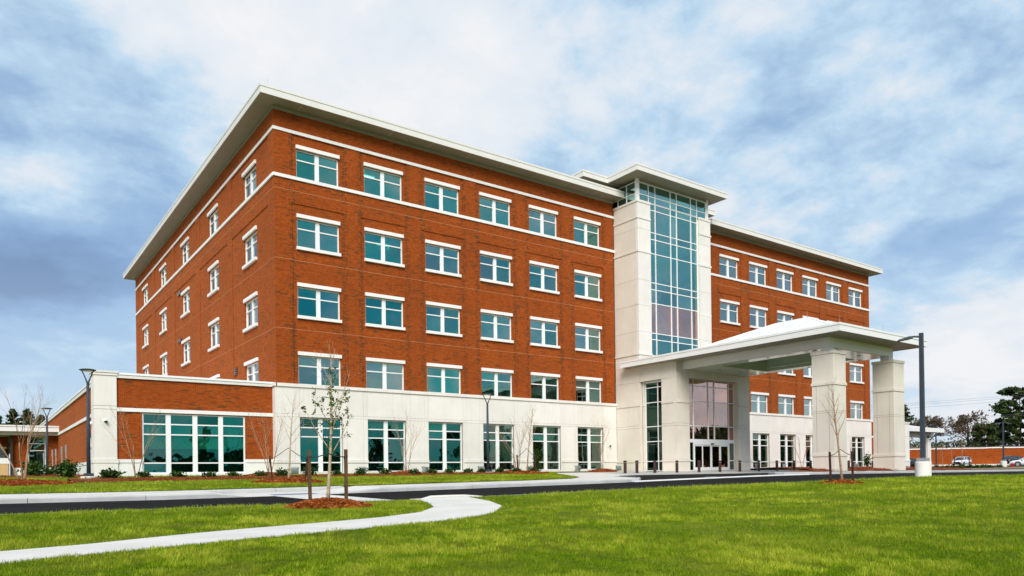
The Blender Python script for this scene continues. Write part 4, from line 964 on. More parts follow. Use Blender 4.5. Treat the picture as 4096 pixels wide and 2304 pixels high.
# ------------------------------------------------------------------ entrance canopy
CN = thing('entrance_canopy', 'large drive-through entrance canopy with white hipped roof on two square stone columns', 'canopy', (33, -13, -.25))
def cp(name, m_, mat, parent=None): return link(name, m_.mesh(name, mat), parent or CN)
ox0, ox1, oy0, oy1 = 27.62, 38.76, -20.21, -1.40
kx0, kx1, ky0, ky1 = 30.5, 36.1, -16.5, -9.2
sl = MB()
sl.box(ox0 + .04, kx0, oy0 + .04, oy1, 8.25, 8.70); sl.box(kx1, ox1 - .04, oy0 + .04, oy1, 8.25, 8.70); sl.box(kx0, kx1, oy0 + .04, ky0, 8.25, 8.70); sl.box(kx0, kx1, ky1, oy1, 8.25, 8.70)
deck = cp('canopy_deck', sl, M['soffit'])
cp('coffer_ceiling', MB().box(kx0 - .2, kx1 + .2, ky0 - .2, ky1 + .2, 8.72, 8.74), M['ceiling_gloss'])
fr = MB(); fx0, fx1, fy0, fy1 = 29.2, 37.25, -18.6, YV - .01
fr.box(fx0, kx0, fy0, fy1, 7.65, 8.249); fr.box(kx1, fx1, fy0, fy1, 7.65, 8.249); fr.box(kx0, kx1, fy0, ky0, 7.65, 8.249); fr.box(kx0, kx1, ky1, fy1, 7.65, 8.249)
cp('canopy_beam', fr, M['canopy_metal'])
cs = MB()
cs.box(fx0 + .25, kx0 - .02, fy0 + .25, fy1 - .05, 7.635, 7.648); cs.box(kx1 + .02, fx1 - .25, fy0 + .25, fy1 - .05, 7.635, 7.648); cs.box(kx0 - .02, kx1 + .02, fy0 + .25, ky0 - .02, 7.635, 7.648); cs.box(kx0 - .02, kx1 + .02, ky1 + .02, fy1 - .05, 7.635, 7.648)
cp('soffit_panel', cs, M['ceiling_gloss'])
cw_ = MB(); t = .012
cw_.box(kx0, kx0 + t, ky0, ky1, 7.66, 8.71); cw_.box(kx1 - t, kx1, ky0, ky1, 7.66, 8.71); cw_.box(kx0 + t, kx1 - t, ky0, ky0 + t, 7.66, 8.71); cw_.box(kx0 + t, kx1 - t, ky1 - t, ky1, 7.66, 8.71)
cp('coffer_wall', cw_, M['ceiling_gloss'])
cp('light_rail', MB().tube([(36.0, -16.2, 7.9), (36.0, -9.6, 7.9)], .035, 6), M['canopy_metal'])
for x, y in ((29.9, -17.2), (29.9, -13.6), (29.9, -10), (36.7, -16.5), (36.7, -12.5), (32, -17.6), (34.6, -17.6), (32, -7.9), (34.6, -7.9)):
    cp('downlight', MB().lathe((x, y, 7.62), [(.11, 0), (.11, .02)], 12), M['black'])
def cfas(n, mk):
    for i in range(n): cp('fascia_panel', mk(i / n, (i + 1) / n), M['canopy_metal'], deck)
ZF0, ZF1, ZFC = 8.24, 8.60, 8.74
cfas(6, lambda a, b: MB().box(ox0, ox0 + .039, oy0 + .04 + (oy1 - oy0 - .04) * a + .004, oy0 + .04 + (oy1 - oy0 - .04) * b - .004, ZF0, ZF1))
cfas(4, lambda a, b: MB().box(ox0 + (ox1 - ox0) * a + .004, ox0 + (ox1 - ox0) * b - .004, oy0, oy0 + .039, ZF0, ZF1))
cfas(6, lambda a, b: MB().box(ox1 - .039, ox1, oy0 + .04 + (oy1 - oy0 - .04) * a + .004, oy0 + .04 + (oy1 - oy0 - .04) * b - .004, ZF0, ZF1))
cp('coping', MB().box(ox0 - .03, ox1 + .03, oy0 - .03, oy0 + .25, ZF1 + .004, ZFC), M['canopy_metal'], deck); cp('coping', MB().box(ox0 - .03, ox0 + .25, oy0 + .252, oy1, ZF1 + .004, ZFC), M['canopy_metal'], deck); cp('coping', MB().box(ox1 - .25, ox1 + .03, oy0 + .252, oy1, ZF1 + .004, ZFC), M['canopy_metal'], deck)
# hipped roof in metal sheets with raised seams
hx0, hx1, hy0, hy1, hz, rz = 28.4, 38.0, -19.4, -7.3, 8.72, 10.65; rx_ = 33.2; ra, rb = -14.6, -12.1
A, B_, C_, D_ = (hx0, hy0, hz), (hx1, hy0, hz), (hx1, hy1, hz), (hx0, hy1, hz); R0, R1 = (rx_, ra, rz), (rx_, rb, rz)
hip = cp('hipped_roof', MB().quad(A, B_, R0).quad(B_, C_, R1, R0).quad(C_, D_, R1).quad(D_, A, R0, R1), M['roof_white'])
def seam(p, q):
    n_ = (Vector(q) - Vector(p)).normalized(); cp('roof_seam', MB().tube([Vector(p) + Vector((0, 0, .02)), Vector(q) + Vector((0, 0, .02))], .022, 4), M['roof_white'], hip)
for p, q in ((A, R0), (B_, R0), (C_, R1), (D_, R1), (R0, R1)): seam(p, q)
for i in range(1, 11):
    y = hy0 + (hy1 - hy0) * i / 11
    if y < ra: t = (y - hy0) / (ra - hy0)
    elif y > rb: t = (hy1 - y) / (hy1 - rb)
    else: t = 1
    for sx in (hx0, hx1): seam((sx, y, hz), (sx + (rx_ - sx) * t, y, hz + (rz - hz) * t))
for i in range(1, 9):
    x = hx0 + (hx1 - hx0) * i / 9; t = 1 - abs(x - rx_) / (rx_ - hx0)
    seam((x, hy0, hz), (x, hy0 + (ra - hy0) * t, hz + (rz - hz) * t)); seam((x, hy1, hz), (x, hy1 + (rb - hy1) * t, hz + (rz - hz) * t))
# columns
for k, xc in enumerate((28.80, 36.34)):
    yc = -19.06; w = 1.46; gz = -.5
    col = cp('column', MB().box(xc, xc + w, yc, yc + w, .82, 3.40), M['precast_shaded'])
    def c2_(nm, e, z0, z1, mat=M['precast_shaded']): cp(nm, MB().box(xc - e, xc + w + e, yc - e, yc + w + e, z0, z1), mat, col)
    c2_('column_base', .02, gz, .64); c2_('column_moulding', .06, .642, .818); c2_('column_panel', 0, 3.415, 3.52); c2_('column_panel', 0, 3.535, 5.16); c2_('column_moulding', .05, 5.165, 5.35); c2_('column_panel', 0, 5.352, 7.13); c2_('column_cap', .05, 7.134, 7.32); c2_('column_core', -.02, gz, 7.2, M['joint'])
    nx = 29.2 if k == 0 else 36.66
    cp('column_neck', MB().box(nx + .004, nx + .58, fy0 + .004, fy0 + .6, 7.3, 7.64), M['canopy_metal'], col)
    for d in (.30, 1.16):
        cp('panel_joint', MB().box(xc - .003, xc + .01, yc + d, yc + d + .014, .83, 5.15), M['joint'], col)
for q in ((33.2, -14.6, 10.65), (28.0, -20.0, 8.74), (33, -20.1, 8.74), (38.4, -20.1, 8.74)):
    cp('lightning_rod', MB().tube([q, (q[0], q[1], q[2] + .45)], .008, 4), M['galv'])

# canopy of the far right entrance
SCN = thing('far_canopy', 'small white flat canopy with stone columns beyond the right wing', 'canopy', (90, 6, -.2))
def sp_(name, m_, mat): return link(name, m_.mesh(name, mat), SCN)
sp_('canopy_deck', MB().box(79.2, 91.6, 1.75, 14, 4.60, 5.00), M['soffit'])
for i in range(4):
    a = 79.2 + 3.1 * i; sp_('fascia_panel', MB().box(a + .005, a + 3.095, 1.66, 1.745, 4.58, 5.14), M['canopy_metal'])
sp_('canopy_beam', MB().box(80.2, 90.6, 2.9, 3.2, 3.9, 4.6), M['precast'])
sp_('hipped_roof', MB().quad((79.4, 2, 5.1), (91, 2, 5.1), (84, 8, 6.4)).quad((91, 2, 5.1), (91, 14, 5.1), (84, 8, 6.4)).quad((79.4, 14, 5.1), (79.4, 2, 5.1), (84, 8, 6.4)).quad((91, 14, 5.1), (79.4, 14, 5.1), (84, 8, 6.4)), M['roof_white'])
for xc in (89.2, 80.4):
    c_ = sp_('column', MB().box(xc, xc + .95, 2.75, 3.7, .6, 3.4), M['precast'])
    link('column_base', MB().box(xc - .05, xc + 1.0, 2.70, 3.75, -.4, .6).mesh('column_base', M['precast']), c_); link('column_cap', MB().box(xc - .04, xc + .99, 2.71, 3.74, 3.402, 3.56).mesh('column_cap', M['precast']), c_); link('column_neck', MB().box(xc + .15, xc + .8, 2.9, 3.5, 3.56, 4.2).mesh('column_neck', M['precast']), c_)

# ------------------------------------------------------------------ bollards
def bollard_proto():
    t = thing('bollard', 'x', 'bollard')
    link('bollard_post', MB().lathe((0, 0, 0), [(.105, -.05), (.105, .70), (.10, .72)], 16).mesh('bollard_post', M['bollard'], False), t, loc=(0, 0, 0))
    link('bollard_cap', MB().lathe((0, 0, .735), [(.112, 0), (.115, .02), (.115, .11), (.10, .135), (.05, .15)], 16).mesh('bollard_cap', M['bollard'], False), t, loc=(0, 0, 0))
    return t
ORD = ['first', 'second', 'third', 'fourth', 'fifth', 'sixth', 'seventh', 'eighth', 'ninth', 'tenth', 'eleventh', 'twelfth', 'thirteenth', 'fourteenth', 'fifteenth', 'sixteenth']
bp = bollard_proto(); BX = [(20.88, -8.6), (22.01, -8.6), (23.79, -8.6), (26.09, -8.6), (28.51, -8.6), (30.93, -8.6), (33.34, -8.6), (35.77, -8.6), (38.18, -8.6), (40.62, -8.6), (43.04, -8.6), (49.1, -8.6), (53.31, -8.6)]
for i, (x, y) in enumerate(BX):
    o = bp if i == 0 else copy_tree(bp)
    o.location = (x, y, g_plaza(x, y)); o['label'] = f'dark brown bollard, {ORD[i]} from the left along the entrance paving'; o['group'] = 'bollards along the entrance'

# ------------------------------------------------------------------ lamps
def post_lamp(x, y, z, top, label):
    t = thing('lamp_post', label, 'street lamp', (x, y, z), 'disc lamps by the building')
    Hh = top - z
    link('footing', MB().lathe((0, 0, -.1), [(.36, 0), (.36, .22), (.33, .25)], 16).mesh('footing', M['concrete']), t, loc=(0, 0, 0))
    link('base_plate', MB().box(-.2, .2, -.2, .2, .15, .30).mesh('base_plate', M['lamp']), t, loc=(0, 0, 0))
    link('pole', MB().tube([(0, 0, .15), (0, 0, Hh - .78)], [.095, .065], 14).mesh('pole', M['lamp'], True), t, loc=(0, 0, 0))
    for s in (-1, 1):
        pts = [(0, 0, Hh - .80), (s * .03, 0, Hh - .68), (s * .12, 0, Hh - .45), (s * .22, 0, Hh - .22), (s * .29, 0, Hh - .10), (s * .32, 0, Hh - .06)]
        link('lamp_arm', MB().tube([(a * .808, -a * .589, c) for a, b, c in pts], [.05, .04, .028, .026, .026, .026], 8).mesh('lamp_arm', M['lamp'], True), t, loc=(0, 0, 0))
    hd = link('lamp_head', MB().lathe((0, 0, Hh - .10), [(.32, 0), (.375, .025), (.37, .045), (.27, .075), (.08, .10)], 24).mesh('lamp_head', M['lamp'], True), t, loc=(0, 0, 0))
    link('lens', MB().lathe((0, 0, Hh - .115), [(.28, 0), (.28, .012)], 20).mesh('lens', M['white']), hd, loc=(0, 0, 0))
post_lamp(-10.34, -3.5, -.22, 5.16, 'grey disc-topped lamp post beside the white corner pier of the left wing')
post_lamp(12.42, -4.5, -.22, 5.10, 'slim grey lamp post in front of the white base between ground-floor windows')
post_lamp(-10.45, 20.44, -.30, 5.16, 'distant grey lamp post by the side entrance at far left')
def area_lamp(x, y, z, top, label, arms, ped=(.40, .81), pr=.105):
    t = thing('parking_lamp', label, 'street lamp', (x, y, z))
    link('pedestal', MB().lathe((0, 0, -.15), [(ped[0], 0), (ped[0], ped[1] + .11), (ped[0] - .03, ped[1] + .15)], 28).mesh('pedestal', M['precast']), t, loc=(0, 0, 0))
    link('base_cover', MB().box(-.24, .24, -.24, .24, ped[1], ped[1] + .20).mesh('base_cover', M['galv']), t, loc=(0, 0, 0))
    Hh = top - z
    link('pole', MB().hexa([(-pr, -pr, ped[1] + .1), (pr, -pr, ped[1] + .1), (pr, pr, ped[1] + .1), (-pr, pr, ped[1] + .1)], [(-pr * .85, -pr * .85, Hh), (pr * .85, -pr * .85, Hh), (pr * .85, pr * .85, Hh), (-pr * .85, pr * .85, Hh)]).mesh('pole', M['lamp']), t, loc=(0, 0, 0))
    for dx, dy in arms:
        nx, ny = -dy, dx
        def pt(d, w, h): return (dx * d + nx * w, dy * d + ny * w, Hh + h)
        link('lamp_arm', MB().tube([pt(.05, 0, -.20), pt(.35, 0, -.17), pt(.55, 0, -.19)], [.055, .05, .05], 8).mesh('lamp_arm', M['lamp'], True), t, loc=(0, 0, 0))
        b = [pt(.40, -.08, -.26), pt(.62, -.20, -.30), pt(1.12, -.17, -.38), pt(1.22, 0, -.40), pt(1.12, .17, -.38), pt(.62, .20, -.30), pt(.40, .08, -.26)]
        u_ = [pt(.40, -.06, -.14), pt(.62, -.15, -.15), pt(1.10, -.13, -.29), pt(1.20, 0, -.36), pt(1.10, .13, -.29), pt(.62, .15, -.15), pt(.40, .06, -.14)]
        link('lamp_head', MB().hexa(b, u_).mesh('lamp_head', M['lamp']), t, loc=(0, 0, 0))
area_lamp(26.75, -25.35, -.64, 7.15, 'tall grey lamp with one arm on a round white concrete pedestal at the lawn edge', [(-.55, .83)])
area_lamp(98.2, -3.0, -.22, 6.0, 'two-armed parking lamp on a white pedestal at the far right', [(.80, -.6), (-.80, .6)], pr=.085)
area_lamp(101.3, 7.05, -.2, 6.5, 'distant single-arm parking lamp in front of the retaining wall', [(-.8, .6)], ped=(.2, .3), pr=.08)

# ------------------------------------------------------------------ uplights at the wall foot
def uplight_proto():
    t = thing('uplight', 'x', 'floodlight')
    link('mount_box', MB().box(-.32, -.16, -.06, .10, 0, .14).mesh('mount_box', M['uplight']), t, loc=(0, 0, 0))
    for s in (-1, 1): link('bracket', MB().box(s * .21 - .012, s * .21 + .012, -.05, .05, 0, .3).mesh('bracket', M['uplight']), t, loc=(0, 0, 0))
    hb = MB(); hb.hexa([(-.17, -.10, .08), (.17, -.10, .08), (.19, .12, .05), (-.19, .12, .05)], [(-.20, -.16, .40), (.20, -.16, .40), (.22, .14, .46), (-.22, .14, .46)])
    h = link('housing', hb.mesh('housing', M['uplight']), t, loc=(0, 0, 0))
    for q in range(4): link('cooling_fin', MB().box(-.215, .215, -.175 + q * .0, -.15, .14 + q * .07, .17 + q * .07).mesh('cooling_fin', M['uplight']), h, loc=(0, 0, 0))
    return t
up0 = uplight_proto(); UL = [(.63, -1.3), (5.01, -1.3), (9.51, -1.3), (14.0, -1.3), (23.02, -1.3), (27.4, -1.3), (45.8, -1.3), (50.2, -1.3), (63.7, -1.3)]
for i, (x, y) in enumerate(UL):
    o = up0 if i == 0 else copy_tree(up0); o.location = (x, y, g_bank(x, y) + .02 if x < 30 else rb_z(x, y) + .02); o.rotation_euler = (0, 0, 0.25 * ((i * 37) % 5 - 2))
    o['label'] = f'grey ground floodlight at the wall foot, {ORD[i]} from the left'; o['group'] = 'floodlights along the wall foot'
# signs on thin posts near the side entrance
SG = [(160, 62), (174.4, 59.5), (184.5, 57.5), (209.6, 54), (223.4, 53), (246.7, 49.5), (263.4, 47)]
SP = [(-10.41, 29.10, 1.92), (-10.33, 25.90, 1.95), (-10.33, 23.47, 1.95), (-10.22, 19.05, 1.97), (-10.10, 17.78, 1.99), (-10.09, 13.40, 2.00), (-10.11, 10.29, 2.00)]
for i, (x, y, zt) in enumerate(SP):
    t = thing('sign_post', f'thin grey sign post with narrow plates by the side entrance, {ORD[i]} from the left', 'sign', (x, y, -.3), 'sign posts by the side entrance')
    link('post', MB().box(-.032, .032, -.03, .03, 0, zt + .3).mesh('post', M['galv']), t, loc=(0, 0, 0), rotz=0.0)
    for s in (-1, 1): link('plate', MB().box(-.045 + s * .012, .045 + s * .012, s * .04 - .006, s * .04 + .006, zt - .22, zt + .28).mesh('plate', M['galv']), t, loc=(0, 0, 0))
# ------------------------------------------------------------------ vegetation helpers
def set_tint(me, vals):
    a = me.attributes.new('tint', 'FLOAT', 'FACE'); a.data.foreach_set('value', vals)
def grow(mb, rg, p, d, length, r, level, spec, tips, rmin=.0022):
    """one curved tapering branch with children; spec[level] = (segments, wander, lift, n_children, child_len, child_angle, start)"""
    seg, wander, lift, nch, clen, cang, start = spec[level]
    pts = [p.copy()]; rs = [r]; dirs = [d.copy()]
    for i in range(seg):
        d = (d + Vector((rg.uniform(-1, 1), rg.uniform(-1, 1), rg.uniform(-1, 1))) * wander + Vector((0, 0, lift))).normalized()
        p = p + d * (length / seg); pts.append(p.copy()); rs.append(max(r * (1 - .82 * (i + 1) / seg), rmin * .75)); dirs.append(d.copy())
    mb.tube(pts, rs, 6 if r > .02 else (4 if r > .006 else 3), cap=False)
    tips.append((pts[-1], dirs[-1], level, pts))
    if level + 1 < len(spec):
        for k in range(nch):
            t = start + (1 - start) * (k + rg.uniform(.1, .9)) / nch; f = t * seg; i = min(int(f), seg - 1)
            q = pts[i].lerp(pts[i + 1], f - i); dd = dirs[i + 1]
            ax = dd.orthogonal().normalized(); ax.rotate(Matrix.Rotation(rg.uniform(0, 2 * math.pi) if level else (k * 2.4 + rg.uniform(-.4, .4)), 3, dd))
            nd = (dd * math.cos(cang) + ax * math.sin(cang)).normalized()
            grow(mb, rg, q, nd, length * clen * rg.uniform(.65, 1.15) * (1.15 - .6 * t), max(r * .5 * (1 - .55 * t), rmin), level + 1, spec, tips, rmin)
def leaf_mesh(name, centers, size, rg, mat, aspect=1.6, flat=0.0, tri=False):
    n = len(centers); v = np.zeros((n * 4, 3)); tint = np.zeros(n)
    rs = np.random.RandomState(rg.randint(0, 10 ** 6))
    c = np.array([tuple(q) for q in centers]); a = rs.normal(size=(n, 3)); a /= np.linalg.norm(a, axis=1)[:, None]
    b = rs.normal(size=(n, 3)); b[:, 2] += flat; b -= a * (a * b).sum(1)[:, None]; b /= np.linalg.norm(b, axis=1)[:, None]
    s = size * rs.uniform(.6, 1.3, n)[:, None]
    v[0::4] = c - a * s * aspect * .5; v[1::4] = c + b * s * .5; v[2::4] = c + a * s * aspect * .5; v[3::4] = c - b * s * .5
    f = np.arange(n * 4).reshape(n, 4)
    me = bpy.data.meshes.new(name); me.from_pydata(v.tolist(), [], f.tolist()); me.materials.append(mat); set_tint(me, rs.uniform(0, 1, n)); return me
def needles_mesh(name, cx, cy, rx, ry, zf, n, L, w, rg, mat, h=0.15, power=1.6, poly=None):
    """pine straw: loose strips lying over a mound"""
    rs = np.random.RandomState(rg.randint(0, 10 ** 6)); V = []; F = []
    for i in range(n):
        rr = math.sqrt(rs.uniform()) * 1.06; th = rs.uniform(0, 2 * math.pi); x = cx + rx * rr * math.cos(th); y = cy + ry * rr * math.sin(th)
        z = zf(x, y) + h * max(0, 1 - rr ** power) + rs.uniform(.0, .045)
        a = rs.uniform(0, 2 * math.pi); dx, dy, dz = math.cos(a) * L * .5, math.sin(a) * L * .5, rs.uniform(-.28, .28) * L
        k = len(V); V += [(x - dx - dy * w, y - dy + dx * w, z - dz * .5), (x - dx + dy * w, y - dy - dx * w, z - dz * .5), (x + dx * .2 + dy * w, y + dy * .2 - dx * w, z + .03 + dz * .2), (x + dx, y + dy, z + dz * .5)]
        F.append((k, k + 1, k + 2, k + 3))
    me = bpy.data.meshes.new(name); me.from_pydata(V, [], F); me.materials.append(mat); set_tint(me, rs.uniform(0, 1, len(F))); return me
def mound(name, label, cx, cy, rx, ry, zf, h, n, L, w, seed):
    rg = random.Random(seed); t = thing(name, label, 'mulch', (cx, cy, zf(cx, cy)))
    m_ = MB(); R, S = 7, 22; m_.v.append((cx, cy, zf(cx, cy) + h))
    wob = [1 + rg.uniform(-.12, .12) for _ in range(S)]
    for i in range(1, R + 1):
        r = i / R
        for j in range(S):
            a = 2 * math.pi * j / S; x = cx + rx * r * wob[j] * math.cos(a); y = cy + ry * r * wob[j] * math.sin(a)
            m_.v.append((x, y, zf(x, y) + h * max(0, 1 - r ** 1.6) + (.012 if i < R else -.05) + rg.uniform(-.02, .02)))
    for j in range(S): m_.f.append((0, 1 + j, 1 + (j + 1) % S))
    for i in range(R - 1):
        for j in range(S): m_.f.append((1 + i * S + j, 1 + (i + 1) * S + j, 1 + (i + 1) * S + (j + 1) % S, 1 + i * S + (j + 1) % S))
    m_.m = [0] * len(m_.f)
    link('mound_base', m_.mesh('mound_base', M['mulch_base']), t)
    o = link('straw', needles_mesh('straw', cx, cy, rx, ry, zf, n, L, w, rg, M['straw'], h), t); o['kind'] = 'stuff'
    return t
def stake(label, x, y, z, h, lean, tree_pt, mat, w=.035):
    t = thing('tree_stake', label, 'stake', (x, y, z), 'stakes holding young trees')
    link('post', MB().hexa([(-w, -w, -.15), (w, -w, -.15), (w, w, -.15), (-w, w, -.15)], [(-w + lean[0], -w + lean[1], h), (w + lean[0], -w + lean[1], h), (w + lean[0], w + lean[1], h), (-w + lean[0], w + lean[1], h)]).mesh('post', mat), t, loc=(0, 0, 0))
    a = Vector((lean[0] * .85, lean[1] * .85, h * .86)); b = Vector(tree_pt) - Vector((x, y, z)); mid = a.lerp(b, .5) - Vector((0, 0, .03))
    link('strap', MB().tube([a, mid, b], .014, 5).tube([a + Vector((.05, 0, .03)), a + Vector((.0, -.05, 0)), a + Vector((-.05, 0, .02)), a + Vector((-.04, -.02, -.12))], .012, 4).mesh('strap', M['strap']), t, loc=(0, 0, 0))
def bare_tree(name, label, loc, height, r, spec, seed, mat, cat='tree', trunk_frac=1.0, lean=(0, 0), leaves=None, group=None, rmin=.0022):
    rg = random.Random(seed); t = thing(name, label, cat, loc, group)
    tr = MB(); pts = []; rs = []; n = 9; p = Vector((0, 0, -.1)); 
    for i in range(n + 1):
        k = i / n; pts.append(Vector((lean[0] * k + math.sin(k * 5 + seed) * .03 * height / 4, lean[1] * k + math.cos(k * 4 + seed) * .03 * height / 4, -.1 + (height * trunk_frac + .1) * k))); rs.append(r * (1 - .80 * k) * (1.25 if i == 0 else 1))
    tr.tube(pts, rs, 9)
    link('trunk', tr.mesh('trunk', mat, True), t, loc=(0, 0, 0))
    br = MB(); tips = []
    start, count, blen, ang, bspec = spec
    for k in range(count):
        f = start + (1 - start) * (k + rg.uniform(.1, .9)) / count; q = f * n; i = min(int(q), n - 1); pp = pts[i].lerp(pts[i + 1], q - i)
        az = k * 2.4 + rg.uniform(-.5, .5); an = ang * rg.uniform(.8, 1.2); d = Vector((math.cos(az) * math.sin(an), math.sin(az) * math.sin(an), math.cos(an)))
        grow(br, rg, pp, d, blen * height * (1.25 - .85 * (f - start) / (1 - start)) * rg.uniform(.75, 1.15), max(r * .42 * (1 - .6 * f), .004, rmin), 0, bspec, tips, rmin)
    link('branches', br.mesh('branches', mat), t, loc=(0, 0, 0))
    if leaves:
        cs = []
        for (tp, td, lv, pl_) in tips:
            if not leaves['zone'](tp): continue
            for _ in range(leaves['n']):
                i = rg.randrange(len(pl_) - 1); q = pl_[i].lerp(pl_[i + 1], rg.random()); cs.append(q + Vector((rg.gauss(0, 1), rg.gauss(0, 1), rg.gauss(0, 1))) * leaves['spread'])
        for _ in range(leaves.get('trunk', 0)):
            k = rg.uniform(.33, .92); i = min(int(k * n), n - 1); q = pts[i].lerp(pts[i + 1], k * n - i); cs.append(q + Vector((rg.gauss(0, 1), rg.gauss(0, 1), rg.gauss(0, .6))) * .055)
        lo = link('leaves', leaf_mesh('leaves', cs, leaves['size'], rg, M['tree_leaf'], 1.3), t, loc=(0, 0, 0)); lo['kind'] = 'stuff'
    return t
YOUNG = [(6, .10, .10, 4, .42, .75, .35), (4, .14, .10, 2, .45, .7, .3), (3, .15, .05, 0, 0, 0, 0)]
# staked tree on the near lawn
TL = (-7.75, -27.15); zl = g_road(*TL) + .02
mound('mulch_ring', 'ring of orange pine straw round the staked tree beside the footpath', TL[0], TL[1], .98, .98, lambda x, y: g_road(x, y) + .02, .17, 2600, .17, .012, 3)
bare_tree('young_tree', 'young staked tree with pale trunk and small green leaves beside the footpath', (TL[0], TL[1], zl + .12), 3.65, .047, (.30, 13, .33, .66, YOUNG), 12, M['bark_pale'], lean=(.10, -.06),
          leaves=dict(zone=lambda p: .9 < p.z < 2.75, n=6, spread=.028, size=.050, trunk=230))
TP = (TL[0], TL[1], zl + 1.32)
stake('weathered round stake left of the leafy young tree on the near lawn', TL[0] - .40, TL[1] + .16, zl + .05, 1.36, (-.02, .02), TP, M['stake'], .034); stake('weathered round stake right of the leafy young tree on the near lawn', TL[0] + .36, TL[1] - .24, zl + .05, 1.36, (.0, .0), TP, M['stake'], .034)
# staked tree on the right of the lawn
TR = (14.25, -27.85); zr = g_road(*TR) + .02
mound('mulch_ring', 'small ring of pine straw round the bare staked tree on the right lawn', TR[0], TR[1], .80, .80, lambda x, y: g_road(x, y) + .02, .12, 1200, .16, .016, 4)
bare_tree('young_tree', 'bare young staked tree in front of the near canopy column', (TR[0], TR[1], zr + .08), 3.95, .055, (.40, 16, .27, .62, YOUNG), 27, M['bark_tan'], lean=(-.28, .2))
TP = (TR[0] - .03, TR[1] + .02, zr + 1.42)
stake('dark stake left of the bare tree on the right lawn', TR[0] - .40, TR[1] + .24, zr, 1.32, (-.03, .02), TP, M['stake_dark']); stake('dark stake right of the bare tree on the right lawn', TR[0] + .42, TR[1] - .26, zr, 1.34, (-.03, .02), TP, M['stake_dark'])
# staked tree near the base corner
T2 = (-3.75, -12.7); z2 = g_bank(*T2) + .02; bank_z = lambda x, y: g_bank(x, y) + .02
mound('mulch_ring', 'ring of pine straw round the thin staked tree near the building corner', T2[0], T2[1], 1.45, 1.45, bank_z, .16, 1500, .2, .022, 5)
bare_tree('young_tree', 'thin bare staked tree before the left corner of the white base', (T2[0], T2[1], z2 + .1), 3.5, .05, (.42, 11, .38, .85, YOUNG), 33, M['bark_pale'], lean=(.25, -.15))
TP = (T2[0] + .03, T2[1], z2 + 1.5)
stake('leaning dark stake left of the thin tree near the building corner', T2[0] - .62, T2[1] + .1, z2, 1.15, (-.10, .06), TP, M['stake_dark'], .03); stake('leaning dark stake right of the thin tree near the building corner', T2[0] + .70, T2[1] - .1, z2, 1.12, (.14, -.08), TP, M['stake_dark'], .03)
# staked tree in front of the fifth bay
T3 = (13.0, -7.9); z3 = g_bank(*T3) + .02
mound('mulch_ring', 'ring of pine straw round the staked tree before the fifth ground-floor bay', T3[0], T3[1], 1.3, 1.3, bank_z, .14, 900, .22, .03, 6)
bare_tree('young_tree', 'bare staked tree with narrow crown right of the slim lamp post', (T3[0], T3[1], z3 + .06), 4.0, .05, (.40, 14, .30, .6, YOUNG), 41, M['bark_tan'], lean=(.35, -.25))
TP = (T3[0] + .03, T3[1], z3 + 1.6)
stake('dark stake left of the bare tree by the slim lamp post', T3[0] - .42, T3[1] + .3, z3, 1.2, (-.06, .04), TP, M['stake_dark'], .032); stake('dark stake right of the bare tree by the slim lamp post', T3[0] + .45, T3[1] - .32, z3, 1.2, (.0, .0), TP, M['stake_dark'], .032)
# multi-stem bare shrubs-trees along the wall
def multi_stem(label, x, y, z, h, seed, n=4, mat=None, spread=.38, r=.028):
    rg = random.Random(seed); t = thing('multi_stem_tree', label, 'tree', (x, y, z), 'bare multi-stem trees')
    tr = MB(); br = MB(); tips = []
    sp = [(5, .10, .09, 5, .55, .5, .25), (4, .12, .08, 3, .5, .5, .3), (3, .12, .06, 0, 0, 0, 0)]
    for k in range(n):
        az = k * 2 * math.pi / n + rg.uniform(-.4, .4); p = Vector((math.cos(az) * .06, math.sin(az) * .06, -.05)); d = Vector((math.cos(az) * spread * .55, math.sin(az) * spread * .55, 1)).normalized(); pts = [p]; L = h * rg.uniform(.42, .55)
        for i in range(5):
            d = (d + Vector((rg.uniform(-.09, .09), rg.uniform(-.09, .09), 0))).normalized(); p = p + d * L / 5; pts.append(p)
        tr.tube(pts, [r * (1 - .35 * i / 5) for i in range(6)], 6)
        for c in range(3):
            az2 = az + rg.uniform(-1.2, 1.2); dd = (d + Vector((math.cos(az2), math.sin(az2), 0)) * spread * rg.uniform(.5, 1.3)).normalized()
            grow(br, rg, pts[-1] if c < 2 else pts[3], dd, h * rg.uniform(.42, .58), r * .55, 0, sp, tips)
    link('stems', tr.mesh('stems', mat or M['bark_tan'], True), t, loc=(0, 0, 0)); link('branches', br.mesh('branches', mat or M['bark_tan']), t, loc=(0, 0, 0))
MS = [(-8.18, -3.0, 3.5, 'bare multi-stem tree at the left edge of the wing window'), (-1.43, -3.0, 4.0, 'bare multi-stem tree before the brick between wing window and base corner'),
      (7.2, -3.0, 3.7, 'bare multi-stem tree between the second and third ground-floor windows'), (15.9, -3.0, 3.9, 'bare multi-stem tree between the fourth and fifth ground-floor windows'),
      (24.0, -3.0, 4.1, 'bare multi-stem tree before the sixth ground-floor window by the tower'), (50.6, -3.0, 3.6, 'bare multi-stem tree left of the near canopy column'), (59.1, -3.0, 3.1, 'bare multi-stem tree right of the near canopy column')]
for i, (x, y, h, lb) in enumerate(MS):
    z = bank_z(x, y) if x < 30 else rb_z(x, y) + .02
    multi_stem(lb, x, y, z, h, 60 + i, 3 + i % 2, M['bark_tan'], .34 if i != 0 else .45, .026)
multi_stem('large bare multi-stem tree on a straw mound at the far left', -13.25, -8.6, g_bank(-13.25, -8.6), 4.2, 77, 4, M['bark_tan'], .40, .034)
mound('mulch_ring', 'wide straw mound under the large bare tree at the far left', -13.6, -9.6, 2.0, 1.9, bank_z, .14, 1900, .2, .02, 8)
